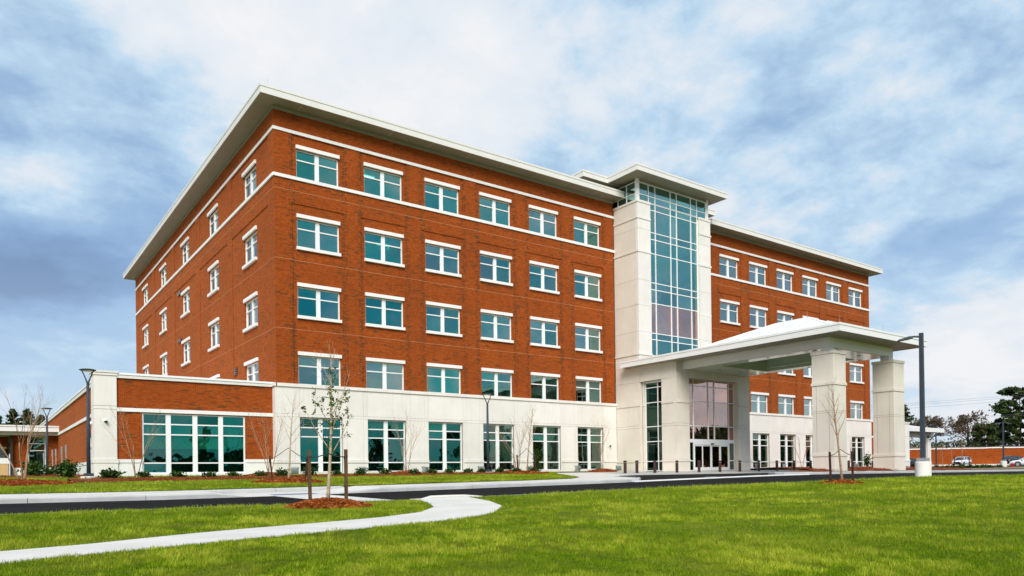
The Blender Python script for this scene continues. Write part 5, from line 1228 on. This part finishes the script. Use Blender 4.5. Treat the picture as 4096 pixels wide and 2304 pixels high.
for i, (x, r_, lb) in enumerate(((7.1, 1.3, 'straw mound under the bare tree between second and third windows'), (15.6, 1.0, 'straw mound under the bare tree between fourth and fifth windows'), (23.9, 1.2, 'straw mound under the bare tree by the tower'), (-1.6, 1.2, 'straw mound under the bare tree left of the base corner'))):
    mound('mulch_ring', lb, x, -3.2, r_, .9, bank_z, .16, 500, .24, .03, 20 + i)
# straw beds along the wall
def straw_bed(label, x0, x1, yc, hw, zf, n, seed, h=.05):
    rg = random.Random(seed); t = thing('straw_bed', label, 'mulch', ((x0 + x1) / 2, yc, zf((x0 + x1) / 2, yc)))
    ns = max(4, int((x1 - x0) / .5)); m_ = MB(); ed = []
    for i in range(ns + 1):
        x = x0 + (x1 - x0) * i / ns; e0 = hw * (1 + .25 * math.sin(x * 1.7 + seed) + rg.uniform(-.12, .12)); e1 = hw * (1 + .25 * math.sin(x * 1.3 + 2 * seed) + rg.uniform(-.12, .12)); ed.append((x, e0, e1))
        for k in range(5):
            y = yc - e0 + (e0 + e1) * k / 4; m_.v.append((x, y, zf(x, y) + (h * (1 - abs(k - 2) / 2) + .015 if 0 < k < 4 else -.02) + rg.uniform(-.02, .02)))
    for i in range(ns):
        for k in range(4): m_.f.append((i * 5 + k, (i + 1) * 5 + k, (i + 1) * 5 + k + 1, i * 5 + k + 1)); m_.m.append(0)
    link('bed_base', m_.mesh('bed_base', M['mulch_base']), t)
    rs = np.random.RandomState(seed); V = []; F = []
    for i in range(n):
        u = rs.uniform() * ns; q = int(u); x = x0 + (x1 - x0) * u / ns; y = yc - ed[q][1] + (ed[q][1] + ed[q][2]) * rs.uniform(-.04, 1.04); z = zf(x, y) + h * .7 + rs.uniform(0, .06)
        a = rs.uniform(0, 6.28); L = .24; w = .022; dx, dy = math.cos(a) * L / 2, math.sin(a) * L / 2; dz = rs.uniform(-.05, .05); k = len(V)
        V += [(x - dx - dy * w * 6, y - dy + dx * w * 6, z - dz), (x - dx + dy * w * 6, y - dy - dx * w * 6, z - dz), (x + dx, y + dy, z + dz)]; F.append((k, k + 1, k + 2))
    me = bpy.data.meshes.new('straw'); me.from_pydata(V, [], F); me.materials.append(M['straw']); set_tint(me, rs.uniform(0, 1, len(F))); o = link('straw', me, t); o['kind'] = 'stuff'
straw_bed('long orange straw bed along the left wing', -11.5, -1.0, -7.4, 1.35, bank_z, 2600, 1, .10)
straw_bed('long orange straw bed along the white base', -1.0, 15.5, -6.2, 1.15, bank_z, 2600, 2, .08)
straw_bed('straw bed with shrubs between sign posts and corner lamp', -13.5, -9.9, 3.2, 4.0, bank_z, 900, 3, .12)
straw_bed('straw bed in front of the tan utility cabinet', -18.5, -13.2, 8.0, 3.2, bank_z, 600, 5, .12)
straw_bed('straw bed on the island around the canopy columns', 27.0, 48, -18.2, .85, isl_z, 2200, 4, .06)
straw_bed('straw bed under the low shrubs past the lamp pedestal', 63.5, 71, -11.2, 1.6, lambda x, y: g_road(x, y) + .01, 300, 7, .05)
straw_bed('straw bed along the right block beyond the bollards', 45, 69, -3.6, 1.6, lambda x, y: rb_z(x, y) + .03, 1200, 6, .08)
# evergreen shrubs
def shrub(label, x, y, z, w, h, seed, n=420, leaf=.07, group='shrubs in the straw beds', upright=False):
    rg = random.Random(seed); t = thing('shrub', label, 'shrub', (x, y, z), group)
    st = MB(); cs = []
    for k in range(9):
        az = rg.uniform(0, 6.28); sp_ = rg.uniform(.1, .9) * (.35 if upright else 1); tip = Vector((math.cos(az) * w * .5 * sp_, math.sin(az) * w * .5 * sp_, h * rg.uniform(.6, 1.0)))
        st.tube([Vector((0, 0, -.05)), tip * .5 + Vector((0, 0, .03)), tip], [.014, .009, .004], 4)
        for _ in range(n // 9):
            f = rg.uniform(.15, 1.05); q = tip * f; q = q + Vector((rg.gauss(0, w * .16), rg.gauss(0, w * .16), rg.gauss(0, h * .13))); q.z = max(q.z, .02); cs.append(q)
    link('stems', st.mesh('stems', M['bark_dark']), t, loc=(0, 0, 0)); o = link('foliage', leaf_mesh('foliage', cs, leaf, rg, M['shrub_leaf'], 1.8), t, loc=(0, 0, 0)); o['kind'] = 'stuff'
SH = [(-12.35, 2.2, 1.35, 1.05, 'large round dark shrub left of the sign posts'), (-11.1, -2.0, 1.25, .95, 'dark rounded shrub in front of the tall sign posts'), (-10.35, 7.5, 1.9, 1.25, 'wide bushy shrub against the wing side wall'), (-10.8, 12.5, 1.5, 1.1, 'bushy shrub behind the sign posts by the glazed bay'),
      (-9.75, -6.2, 1.05, .62, 'shrub at the foot of the white corner pier'), (-8.1, -5.2, .75, .42, 'small shrub on the straw below the wing window edge'), (-7.0, -6.6, .85, .45, 'shrub below the first pane column of the wing window'), (-5.6, -6.9, .78, .42, 'shrub below the second pane column of the wing window'), (-4.35, -6.6, .8, .42, 'shrub below the third pane column of the wing window'), (-3.0, -6.4, .7, .40, 'shrub right of the wing window'),
      (-2.1, -7.3, .85, .55, 'dark shrub between the stakes of the thin tree'), (-.2, -6.1, .85, .58, 'shrub left of the first ground-floor window'), (1.3, -6.1, .65, .42, 'shrub behind the leafy tree trunk at the wall'), (2.6, -6.3, .95, .50, 'round shrub below the pier between first and second windows'),
      (4.2, -6.1, .85, .50, 'shrub left under the second ground-floor window'), (5.9, -6.3, .85, .48, 'shrub right under the second ground-floor window'), (7.3, -6.1, .75, .42, 'shrub left of the third ground-floor window'), (8.6, -5.9, .75, .42, 'shrub under the left half of the third window'), (9.9, -5.9, .75, .40, 'shrub under the right half of the third window'), (11.2, -5.6, .75, .45, 'shrub left of the slim lamp post'), (12.4, -5.8, .95, .46, 'shrub at the foot of the slim lamp post'), (13.6, -6.0, .65, .40, 'shrub just right of the slim lamp post'), (15.4, -5.4, .8, .5, 'shrub left of the staked tree by the fifth bay')]
for i, (x, y, w, h, lb) in enumerate(SH): shrub(lb, x, y, bank_z(x, y) - .04 if y < 3 else -.25, w * .82, h * .85, 200 + i, 560 if w > 1 else 360, .075 if w < 1 else .10)
shrub('tall upright evergreen beside the fifth ground-floor window', 18.3, -2.2, bank_z(18.3, -2.2), .85, 1.6, 301, 620, .085, 'upright evergreens at the wall', True)
shrub('upright evergreen at the right end of the far block', 64.3, -2.2, rb_z(64, -2.2), .95, 1.45, 302, 420, .11, 'upright evergreens at the wall', True)
for i in range(9): shrub(f'low dark shrub in the island past the lamp pedestal, {ORD[i]} from the left', 64.6 + i * .62, -9.4 - i * .46, g_road(66, -11) + .02, .75, .42, 320 + i, 200, .13, 'low shrubs in the far island')

# ------------------------------------------------------------------ cars
def car(label, loc, rotz, paint, kind, group=None):
    t = thing('parked_car', label, 'car', loc, group, rotz)
    if kind == 'suv': L, Wd, Hh, gc, hood, belt = 4.8, 1.92, 1.74, .25, 1.08, 1.12
    else: L, Wd, Hh, gc, hood, belt = 4.75, 1.83, 1.44, .20, .92, .96
    hl, hw = L / 2, Wd / 2
    # lower body: stations along the length (x, bottom, top, half width)
    st = [(-hl, .48, belt - .16, hw * .86), (-hl + .08, gc + .08, belt - .02, hw * .95), (-hl + .7, gc, belt, hw), (-.4, gc, belt, hw), (.75, gc, belt - .01, hw), (1.25, gc, hood, hw), (hl - .35, gc + .03, hood - .10, hw * .97), (hl - .06, gc + .10, hood - .22, hw * .90), (hl, .45, hood - .38, hw * .80)]
    b = MB(); K = 8
    for (x, zb, zt, w) in st:
        zm = (zb + zt) / 2
        b.v += [(x, -w * .90, zb), (x, -w, zm - .1), (x, -w * .985, zt - .12), (x, -w * .90, zt), (x, w * .90, zt), (x, w * .985, zt - .12), (x, w, zm - .1), (x, w * .90, zb)]
    for i in range(len(st) - 1):
        for j in range(K): b.f.append((i * K + j, i * K + (j + 1) % K, (i + 1) * K + (j + 1) % K, (i + 1) * K + j))
    b.f.append(tuple(range(K))); b.f.append(tuple((len(st) - 1) * K + j for j in reversed(range(K)))); b.m = [0] * len(b.f)
    link('body', b.mesh('body', paint, True), t, loc=(0, 0, 0))
    if kind == 'suv': gh = [(-hl + .12, belt - .03, 0), (-hl + .50, Hh - .10, 1), (-hl + .9, Hh, 1), (.25, Hh - .02, 1), (.55, Hh - .08, 1), (1.28, belt - .05, 0)]
    else: gh = [(-hl + .55, belt - .03, 0), (-hl + 1.30, Hh - .05, 1), (-hl + 1.7, Hh, 1), (.05, Hh - .01, 1), (.35, Hh - .06, 1), (1.30, hood - .02, 0)]
    wb, wt = hw * .90, hw * .70
    g_ = MB()
    top = [(x, wt if up else wb, z) for x, z, up in gh]
    n = len(top)
    for s in (-1, 1): g_.v += [(x, s * w, z) for x, w, z in top]
    g_.f.append(tuple(range(n))); g_.f.append(tuple(n + i for i in reversed(range(n))))
    for i in range(n - 1): g_.f.append((i, i + 1, n + i + 1, n + i))
    g_.m = [0] * len(g_.f); link('windows', g_.mesh('windows', M['car_glass']), t, loc=(0, 0, 0))
    r_ = MB(); rt = top[1:-1]
    for (x0, w0, z0), (x1, w1, z1) in zip(rt, rt[1:]): r_.hexa([(x0, -w0 - .012, z0 - .05), (x1, -w1 - .012, z1 - .05), (x1, w1 + .012, z1 - .05), (x0, w0 + .012, z0 - .05)], [(x0, -w0, z0 + .02), (x1, -w1, z1 + .02), (x1, w1, z1 + .02), (x0, w0, z0 + .02)])
    link('roof', r_.mesh('roof', paint), t, loc=(0, 0, 0))
    pb = MB()
    for s in (-1, 1):
        for i0, i1 in ((0, 1), (n - 2, n - 1)):
            a, c = Vector((top[i0][0], s * top[i0][1], top[i0][2])), Vector((top[i1][0], s * top[i1][1], top[i1][2])); pb.tube([a, c], .045, 4)
        xm = -.35; pb.tube([Vector((xm, s * wb, belt - .02)), Vector((xm, s * wt, Hh - .03))], .04, 4)
    link('pillars', pb.mesh('pillars', paint), t, loc=(0, 0, 0))
    rw = .37 if kind == 'suv' else .33
    for sx in (-hl + .92, hl - .92):
        for s in (-1, 1):
            w = link('wheel', MB().tube([(sx, s * (hw - .20), rw), (sx, s * (hw + .005), rw)], rw, 18).mesh('wheel', M['rubber']), t, loc=(0, 0, 0))
            link('rim', MB().tube([(sx, s * (hw - .05), rw), (sx, s * (hw + .015), rw)], rw * .66, 10).mesh('rim', M['alloy']), w, loc=(0, 0, 0))
            link('wheel_arch', MB().tube([(sx + math.cos(a) * (rw + .06), s * (hw + .004), rw + math.sin(a) * (rw + .06)) for a in [math.pi * q / 10 for q in range(11)]], .035, 4).mesh('wheel_arch', M['black']), t, loc=(0, 0, 0))
    for s in (-1, 1):
        link('headlight', MB().hexa([(hl - .10, s * .45, hood - .42), (hl - .26, s * .84, hood - .40), (hl - .22, s * .86, hood - .36), (hl - .05, s * .45, hood - .40)], [(hl - .12, s * .45, hood - .25), (hl - .28, s * .84, hood - .24), (hl - .20, s * .86, hood - .24), (hl - .04, s * .45, hood - .27)]).mesh('headlight', M['head_lamp']), t, loc=(0, 0, 0))
        link('tail_light', MB().box(-hl - .01, -hl + .12, s * .72 - .1, s * .72 + .1, belt - .32, belt - .12).mesh('tail_light', M['red']), t, loc=(0, 0, 0))
        link('mirror', MB().box(.80, .98, s * (hw + .10) - .08, s * (hw + .10) + .08, belt - .02, belt + .14).mesh('mirror', paint), t, loc=(0, 0, 0))
    link('grille', MB().box(hl - .03, hl + .02, -.55, .55, hood - .46, hood - .30).mesh('grille', M['black']), t, loc=(0, 0, 0)); link('bumper', MB().box(hl - .08, hl + .03, -.72, .72, gc + .08, gc + .26).mesh('bumper', M['black']), t, loc=(0, 0, 0))
    link('licence_plate', MB().box(-hl - .03, -hl, -.26, .26, belt - .38, belt - .26).mesh('licence_plate', M['white']), t, loc=(0, 0, 0))
pzf = lambda x, y: g_road(x, y) + .02
car('white sport utility car parked before the retaining wall', (137.5, 18.5, pzf(137, 18)), math.radians(182), M['car_white'], 'suv')
car('black sport utility car seen from behind at the far right', (144.5, 12.0, pzf(144, 12)), math.radians(-25), M['car_black'], 'suv')
car('white saloon car at the right edge of the picture', (99.6, -5.7, pzf(100, -6)), math.radians(110), M['car_white'], 'saloon')
car('dark car half hidden behind the far canopy column', (97.0, 9.0, pzf(97, 9)), math.radians(330), M['car_black'], 'saloon')
hy = thing('fire_hydrant', 'red fire hydrant in the dry verge before the white saloon car', 'hydrant', (87.7, -7.8, -.42))
link('barrel', MB().lathe((0, 0, 0), [(.2, 0), (.2, .06), (.13, .08), (.13, .5), (.17, .52), (.17, .57), (.14, .64), (.07, .72), (.04, .76)], 14).mesh('barrel', M['red'], True), hy, loc=(0, 0, 0)); link('outlet', MB().tube([(-.24, .1, .42), (.24, -.1, .42)], .065, 8).mesh('outlet', M['red']), hy, loc=(0, 0, 0))
struct(sheet('verge', [(72, -16.1), (110, -16.1), (110, -6.8), (76, -6.8)], lambda x, y: g_road(x, y) + .06, M['earth'], 3.0))

# ------------------------------------------------------------------ retaining wall, fence, woods beyond
RW0, RW1 = (128, 38), (176, 1.5)
def rw_pt(t): return (RW0[0] + (RW1[0] - RW0[0]) * t, RW0[1] + (RW1[1] - RW0[1]) * t)
rw = thing('retaining_wall', 'long brick retaining wall with stepped white coping behind the parking lot', 'wall', (150, 21, .2))
dxw, dyw = RW1[0] - RW0[0], RW1[1] - RW0[1]; Lw = math.hypot(dxw, dyw); ux, uy = dxw / Lw, dyw / Lw; nxw, nyw = -uy, ux
for i in range(8):
    a, b = rw_pt(i / 8), rw_pt((i + 1) / 8); ht = 3.25 + (.25 if i < 5 else .05) + .045 * i
    q = [a, b, (b[0] - nxw * -.4, b[1] - nyw * -.4), (a[0] - nxw * -.4, a[1] - nyw * -.4)]
    link('wall_section', MB().hexa([(x, y, -.3) for x, y in q], [(x, y, ht) for x, y in q]).mesh('wall_section', M['brick']), rw)
    q2 = [(a[0] - nxw * .08, a[1] - nyw * .08), (b[0] - nxw * .08, b[1] - nyw * .08), (b[0] + nxw * .5, b[1] + nyw * .5), (a[0] + nxw * .5, a[1] + nyw * .5)]
    link('coping', MB().hexa([(x, y, ht + .002) for x, y in q2], [(x, y, ht + .2) for x, y in q2]).mesh('coping', M['cast_white']), rw)
link('footing_kerb', MB().hexa([(rw_pt(0)[0] - nxw * 1.2, rw_pt(0)[1] - nyw * 1.2, -.2), (rw_pt(1)[0] - nxw * 1.2, rw_pt(1)[1] - nyw * 1.2, -.2), (*rw_pt(1), -.2), (*rw_pt(0), -.2)], [(rw_pt(0)[0] - nxw * 1.2, rw_pt(0)[1] - nyw * 1.2, .42), (rw_pt(1)[0] - nxw * 1.2, rw_pt(1)[1] - nyw * 1.2, .42), (*rw_pt(1), .46), (*rw_pt(0), .46)]).mesh('footing_kerb', M['concrete']), rw)
hill_p = [(RW0[0] + nxw * .4 - ux * 60, RW0[1] + nyw * .4 - uy * 60), (RW1[0] + nxw * .4 + ux * 60, RW1[1] + nyw * .4 + uy * 60), (RW1[0] + nxw * 120 + ux * 60, RW1[1] + nyw * 120 + uy * 60), (RW0[0] + nxw * 120 - ux * 60, RW0[1] + nyw * 120 - uy * 60)]
def hill_z(x, y):
    d = (x - RW0[0]) * nxw + (y - RW0[1]) * nyw; return 3.35 + 1.3 * smooth(0, 22, d) + .25 * math.sin(x * .21) * math.cos(y * .17)
struct(sheet('hillside', hill_p, hill_z, M['earth'], 6.0, skirt=4.0))
fn = thing('picket_fence', 'black metal picket fence on top of the retaining wall', 'fence', (*rw_pt(.5), 3.5))
F0, F1 = rw_pt(-.05), rw_pt(1.05); pk = MB()
def f_pt(t, off=1.6): return (F0[0] + (F1[0] - F0[0]) * t + nxw * off, F0[1] + (F1[1] - F0[1]) * t + nyw * off)
for i in range(24):
    x, y = f_pt(i / 23); link('fence_post', MB().box(x - .05, x + .05, y - .05, y + .05, 3.2, 5.05).mesh('fence_post', M['fence']), fn)
for z in (3.55, 4.85):
    a, b = f_pt(0), f_pt(1); link('fence_rail', MB().tube([(*a, z), (*b, z)], .03, 4).mesh('fence_rail', M['fence']), fn)
for i in range(420):
    x, y = f_pt(i / 419); pk.box(x - .011, x + .011, y - .011, y + .011, 3.4, 4.97)
o = link('pickets', pk.mesh('pickets', M['fence']), fn); o['kind'] = 'stuff'
OAK = [(5, .20, .05, 7, .55, .75, .25), (4, .22, .04, 5, .55, .75, .2), (4, .22, .03, 4, .6, .7, .2), (3, .2, .02, 0, 0, 0, 0)]
def oak(label, x, y, h, seed, blen=.50):
    bare_tree('bare_tree', label, (x, y, hill_z(x, y) - .2), h, h * .030, (.18, 20, blen, 1.0, OAK), seed, M['twig_far'], trunk_frac=.62, group='bare trees beyond the retaining wall', rmin=.06)
oak('bare broad-crowned tree directly behind the white utility car', 178, 43, 11.2, 401); oak('bare rounded tree behind the tall lamp pole', 171.5, 48.5, 11.6, 402); oak('bare tree left of the tall evergreen', 187, 37.5, 11.4, 403, .48); oak('bare tree peeking out beside the far canopy', 163, 54, 10.6, 404)
def needle_tree(name, label, x, y, z, h, crown0, rad, seed, n=2600, leaf=.42, mat=None, group='evergreens in the background', shape=lambda k: (1 - k) ** .75, taper=True):
    rg = random.Random(seed); t = thing(name, label, 'tree', (x, y, z), group); tr = MB()
    tr.tube([Vector((0, 0, -.3)), Vector((.1, 0, h * .5)), Vector((0, .1, h * .97))], [h * .017, h * .012, h * .003], 7); lb = MB(); cs = []
    nl = 46
    for k in range(nl):
        f = (k + rg.random()) / nl; zz = h * (crown0 + (1 - crown0) * f); az = k * 2.4 + rg.uniform(-.5, .5); L = rad * shape(f) * rg.uniform(.55, 1.15) + .25; up = rg.uniform(-.05, .35)
        tip = Vector((math.cos(az) * L, math.sin(az) * L, zz + L * up)); base = Vector((0, 0, zz)); lb.tube([base, base.lerp(tip, .5) - Vector((0, 0, .06 * L)), tip], [h * .0045, h * .003, h * .0012], 4)
        for _ in range(n // nl):
            g = rg.uniform(.35, 1.05); q = base.lerp(tip, g); s = .10 + .16 * L * g * .5; cs.append(q + Vector((rg.gauss(0, s), rg.gauss(0, s), rg.gauss(0, s * .55))))
    link('trunk', tr.mesh('trunk', M['bark_dark'], True), t, loc=(0, 0, 0)); link('limbs', lb.mesh('limbs', M['bark_dark']), t, loc=(0, 0, 0))
    o = link('crown', leaf_mesh('crown', cs, leaf, rg, mat or M['needles'], 1.9, .8), t, loc=(0, 0, 0)); o['kind'] = 'stuff'
needle_tree('cedar_tree', 'tall dark evergreen at the right edge behind the fence', 191.8, 27.6, hill_z(191, 27) - .3, 14.6, .05, 6.8, 501, 9500, .55, shape=lambda k: .35 + .75 * math.sin(math.pi * min(1, .25 + .75 * k)) * (1 - .35 * k))
needle_tree('cedar_tree', 'dark evergreen cut off by the right picture edge behind the tall one', 203, 15, hill_z(203, 15) - .3, 13.0, .05, 5.2, 502, 4200, .45)
needle_tree('cedar_tree', 'low evergreen bush between the bare tree and the tall evergreen', 186.5, 33.5, hill_z(186, 33) - .3, 5.6, .02, 3.6, 503, 2400, .42, shape=lambda k: .5 + .5 * math.sin(math.pi * min(1, .3 + .7 * k)))
needle_tree('pine_tree', 'slim pine peeking out right of the far brick corner', 168.8, 44.5, 3.5, 11.8, .45, 2.4, 504, 1500, .40)
for i, (x, y, h) in enumerate(((-11.2, 138, 13.0), (-8.6, 137, 14.2), (-6.3, 135, 14.1), (-4.0, 133, 12.9), (-14.5, 140, 13.2))):
    needle_tree('pine_tree', f'dark pine above the side entrance roof, {ORD[i]} from the left' if i < 4 else 'dark pine cut off by the left picture edge', x, y, -.2, h, .40, 3.0, 520 + i, 1500, .42)
# woods as low mass beyond the fence and on the far side of the street
def wood_mass(name, label, pts, depth, h0, h1, n, leaf, seed, zf, mat):
    rs = np.random.RandomState(seed); cs = []
    for i in range(n):
        t = rs.uniform() * (len(pts) - 1); k = int(t); x = pts[k][0] + (pts[k + 1][0] - pts[k][0]) * (t - k); y = pts[k][1] + (pts[k + 1][1] - pts[k][1]) * (t - k); hh = h0 + (h1 - h0) * (.5 + .5 * math.sin(t * 9.1 + seed) * math.cos(t * 23.7))
        ox, oy = rs.uniform(-depth, depth), rs.uniform(-depth, depth); cs.append(Vector((x + ox, y + oy, zf(x, y) + hh * rs.uniform() ** .8)))
    o = link(name, leaf_mesh(name, cs, leaf, random.Random(seed), mat, 1.5), None); o['kind'] = 'stuff'; o['label'] = label; o['category'] = 'woods'
wood_mass('undergrowth', 'low brown-green undergrowth behind the picket fence', [(132, 72), (160, 60), (180, 44), (196, 30), (212, 10)], 4, 1.0, 2.4, 3600, .45, 3, hill_z, M['magnolia'])
wood_mass('roadside_woods', 'dark line of trees across the street behind the viewer', [(-190, -90), (-90, -150), (10, -175), (110, -160)], 7, 3.0, 6.5, 16000, 1.2, 5, lambda x, y: -1.5, M['needles'])
wood_mass('tall_woods', 'taller stand of trees across the street to the right', [(110, -150), (170, -120), (215, -70)], 7, 8, 15, 14000, 1.5, 6, lambda x, y: -1.0, M['magnolia'])
for i, (x, y, h) in enumerate(((-40, -118, 11), (18, -95, 9.5), (60, -105, 12))): needle_tree('street_tree', f'dark evergreen across the street behind the viewer, {ORD[i]} of three', x, y, -1.6, h, .12, 3.6, 560 + i, 1300, .6, group='evergreens across the street')
# small trees in the parking lot
for i, (x, y, h, lb) in enumerate(((77.3, -6.4, 4.4, 'bare young tree in front of the white utility car'), (118, 12, 4.6, 'thin young tree in the middle of the parking lot'), (100.2, -9.2, 3.6, 'young tree at the right edge before the white saloon car'), (89.5, 1.0, 3.4, 'small bare tree beside the far canopy column'))):
    bare_tree('parking_tree', lb, (x, y, g_road(x, y)), h, .05, (.38, 10, .30, .7, YOUNG), 610 + i, M['bark_tan'])
for i, (x, y, lb) in enumerate(((76.6, -5.9, 'dark stake left of the bare tree before the white utility car'), (78.0, -6.9, 'dark stake right of the bare tree before the white utility car'))): stake(lb, x, y, g_road(x, y), 1.35, (0, 0), (77.3, -6.4, g_road(x, y) + 1.5), M['stake_dark'], .04)
# power lines
for i, (z0, z1, dd, sag) in enumerate(((13.4, 19.0, 0, .9), (13.0, 18.6, .6, .9), (12.4, 17.9, 1.2, .9), (9.9, 13.9, 0, .7), (9.7, 13.6, .8, .7), (7.0, 6.9, 30, .5))):
    a, b = Vector((128 + dd, 72 + dd, z0)), Vector((205 + dd, -6 + dd, z1)); pts = []
    for k in range(17):
        t = k / 16; p = a.lerp(b, t); p.z -= sag * 4 * t * (1 - t); pts.append(p)
    o = link('power_line', MB().tube(pts, .022, 4).mesh('power_line', M['wire'])); tag(o, f'thin overhead power line in the right sky, {ORD[i]} from the top', 'power line', 'power lines on the right')
# lightning rods on the main roofs
def rods(pts, label):
    t = thing('lightning_rods', label, 'lightning rod', pts[0])
    for p in pts: link('rod', MB().tube([p, (p[0], p[1], p[2] + .45)], .006, 4).mesh('rod', M['galv']), t)
rods([(x, -.9, ZT - .01) for x in (-.6, 6, 12, 18, 24, 29)], 'thin lightning rods along the left block roof edge'); rods([(x, -.9, ZT - .01) for x in (41, 47.5, 54, 60.5, 67)], 'thin lightning rods along the right block roof edge'); rods([(28, -3.6, 24.05), (33, -3.7, 24.05), (38, -3.6, 24.05), (25, -.3, 24.05)], 'thin lightning rods along the tower roof edge')
# small wall boxes
eb = thing('outlet_box', 'small dark outlet box low on the base wall left of the upright evergreen', 'outlet', (17.6, -.11, .3)); link('box_body', MB().box(17.52, 17.68, -.16, -.101, .22, .42).mesh('box_body', M['black']), eb); link('box_lid', MB().box(17.50, 17.70, -.175, -.162, .20, .44).mesh('box_lid', M['bollard']), eb)

# ------------------------------------------------------------------ grass blades
def in_poly(x, y, poly):
    c = np.zeros(len(x), bool); j = len(poly) - 1
    for i in range(len(poly)):
        xi, yi = poly[i]; xj, yj = poly[j]
        cond = ((yi > y) != (yj > y)) & (x < (xj - xi) * (y - yi) / (yj - yi + 1e-12) + xi); c ^= cond; j = i
    return c
def np_tab(t, x): return np.interp(x, [a for a, b in t], [b for a, b in t])
def np_road_lawn(x, y): return np_tab(ZL, x) - .02 * np.minimum(YL - y, 30)
def np_bank(x, y):
    zk = np_tab(ZK, x) + .15; t = np.clip((y - YK) / 18., 0, 1); e = np.maximum(-.12, zk); return zk + (e - zk) * t
def value_noise(x, y, cell, seed):
    g = np.random.RandomState(seed).uniform(0, 1, (257, 257)); u = x / cell; v = y / cell; iu = np.floor(u).astype(int); iv = np.floor(v).astype(int); fu = u - iu; fv = v - iv
    fu = fu * fu * (3 - 2 * fu); fv = fv * fv * (3 - 2 * fv); iu %= 256; iv %= 256
    return g[iu, iv] * (1 - fu) * (1 - fv) + g[iu + 1, iv] * fu * (1 - fv) + g[iu, iv + 1] * (1 - fu) * fv + g[iu + 1, iv + 1] * fu * fv
def blades(name, label, x, y, z, size, seed, hmul=1.0):
    rs = np.random.RandomState(seed); n = len(x)
    cl = .40 * value_noise(x, y, .12, 1) + .34 * value_noise(x, y, .40, 2) + .26 * value_noise(x, y + .35 * x, 1.3, 3); cl = np.clip((cl - .5) * 2.7 + .5, 0, 1)
    h = size * rs.uniform(.55, 1.3, n) * (.55 + .9 * cl) * hmul; w = size * .16 * rs.uniform(.7, 1.3, n); a = rs.uniform(0, 2 * np.pi, n); ln = rs.normal(0, .45, (n, 2)) * h[:, None]
    cx, sx = np.cos(a) * w, np.sin(a) * w; V = np.empty((n, 3, 3)); V[:, 0] = np.stack([x - cx, y - sx, z - .01], 1); V[:, 1] = np.stack([x + cx, y + sx, z - .01], 1); V[:, 2] = np.stack([x + ln[:, 0], y + ln[:, 1], z + h], 1)
    me = bpy.data.meshes.new(name); me.vertices.add(n * 3); me.vertices.foreach_set('co', V.astype(np.float32).ravel()); me.loops.add(n * 3); me.loops.foreach_set('vertex_index', np.arange(n * 3, dtype=np.int32)); me.polygons.add(n); me.polygons.foreach_set('loop_start', np.arange(0, n * 3, 3, dtype=np.int32)); me.update(calc_edges=True)
    me.materials.append(M['blade']); set_tint(me, np.clip(.42 * rs.uniform(0, 1, n) + .72 * (cl - .14), 0, 1).astype(np.float32)); o = link(name, me); o['kind'] = 'stuff'; o['label'] = label; o['category'] = 'grass'
rs = np.random.RandomState(5)
path_poly = PUP + PLO[::-1]
def lawn_pts(n, d0, d1, spread_px=1.12):
    """points over the lawn, denser near the viewer: depth drawn so that density falls with the square of distance"""
    u = rs.uniform(0, 1, n); d = d0 * (d1 / d0) ** u; lat = rs.uniform(-.78, .78, n) * d
    fx, fy, rx2, ry2 = _f.x, _f.y, _r.x, _r.y
    return CAM.x + fx * d + rx2 * lat, CAM.y + fy * d + ry2 * lat, d
x, y, d = lawn_pts(760000, 5.2, 70)
jit = rs.normal(0, .03, (2, len(x))) + .05 * (value_noise(x, y, .35, 9) - .5)
k = (y + jit[0] < YL - .13) & ~in_poly(x + jit[0], y + jit[1], path_poly)
for (mx, my, mr) in ((TL[0], TL[1], .9), (TR[0], TR[1], .72)): k &= (x - mx) ** 2 + (y - my) ** 2 > mr ** 2
k &= (x - 26.75) ** 2 + (y + 25.35) ** 2 > .45 ** 2
x, y, d = x[k], y[k], d[k]
blades('lawn_blades', 'bright green mown lawn in the foreground', x, y, np_road_lawn(x, y) + .015, .034 + .0012 * d, 11)
n = 150000; x = rs.uniform(-18, 17, n); y = -17.25 + 17 * rs.uniform(0, 1, n) ** 1.5
bp_ = [(-18, -17.2), (-8.5, -17.2), (-8.5, -17.0), (-3.2, -17.0), (-3.2, -17.2), (6, -17.25), (8.85, -16.9), (10.5, -15.6), (11.8, -13.5), (13.1, -11.2), (14.5, -9), (16.9, -6), (19, -4), (19, -.2), (-9.8, -.2), (-18, -2)]
k = in_poly(x, y, bp_)
for (mx, my, mr) in ((T2[0], T2[1], 1.35), (T3[0], T3[1], 1.2), (-13.6, -9.6, 1.85)): k &= (x - mx) ** 2 + (y - my) ** 2 > mr ** 2
k &= ~((np.abs(y + 7.4) < 1.2) & (x > -11.5) & (x < -1)); k &= ~((np.abs(y + 6.2) < 1.0) & (x >= -1) & (x < 15.5))
x, y = x[k], y[k]; blades('bank_blades', 'green grass strip between the sidewalk and the straw beds', x, y, np_bank(x, y) + .01, np.full(len(x), .075), 12, .8)
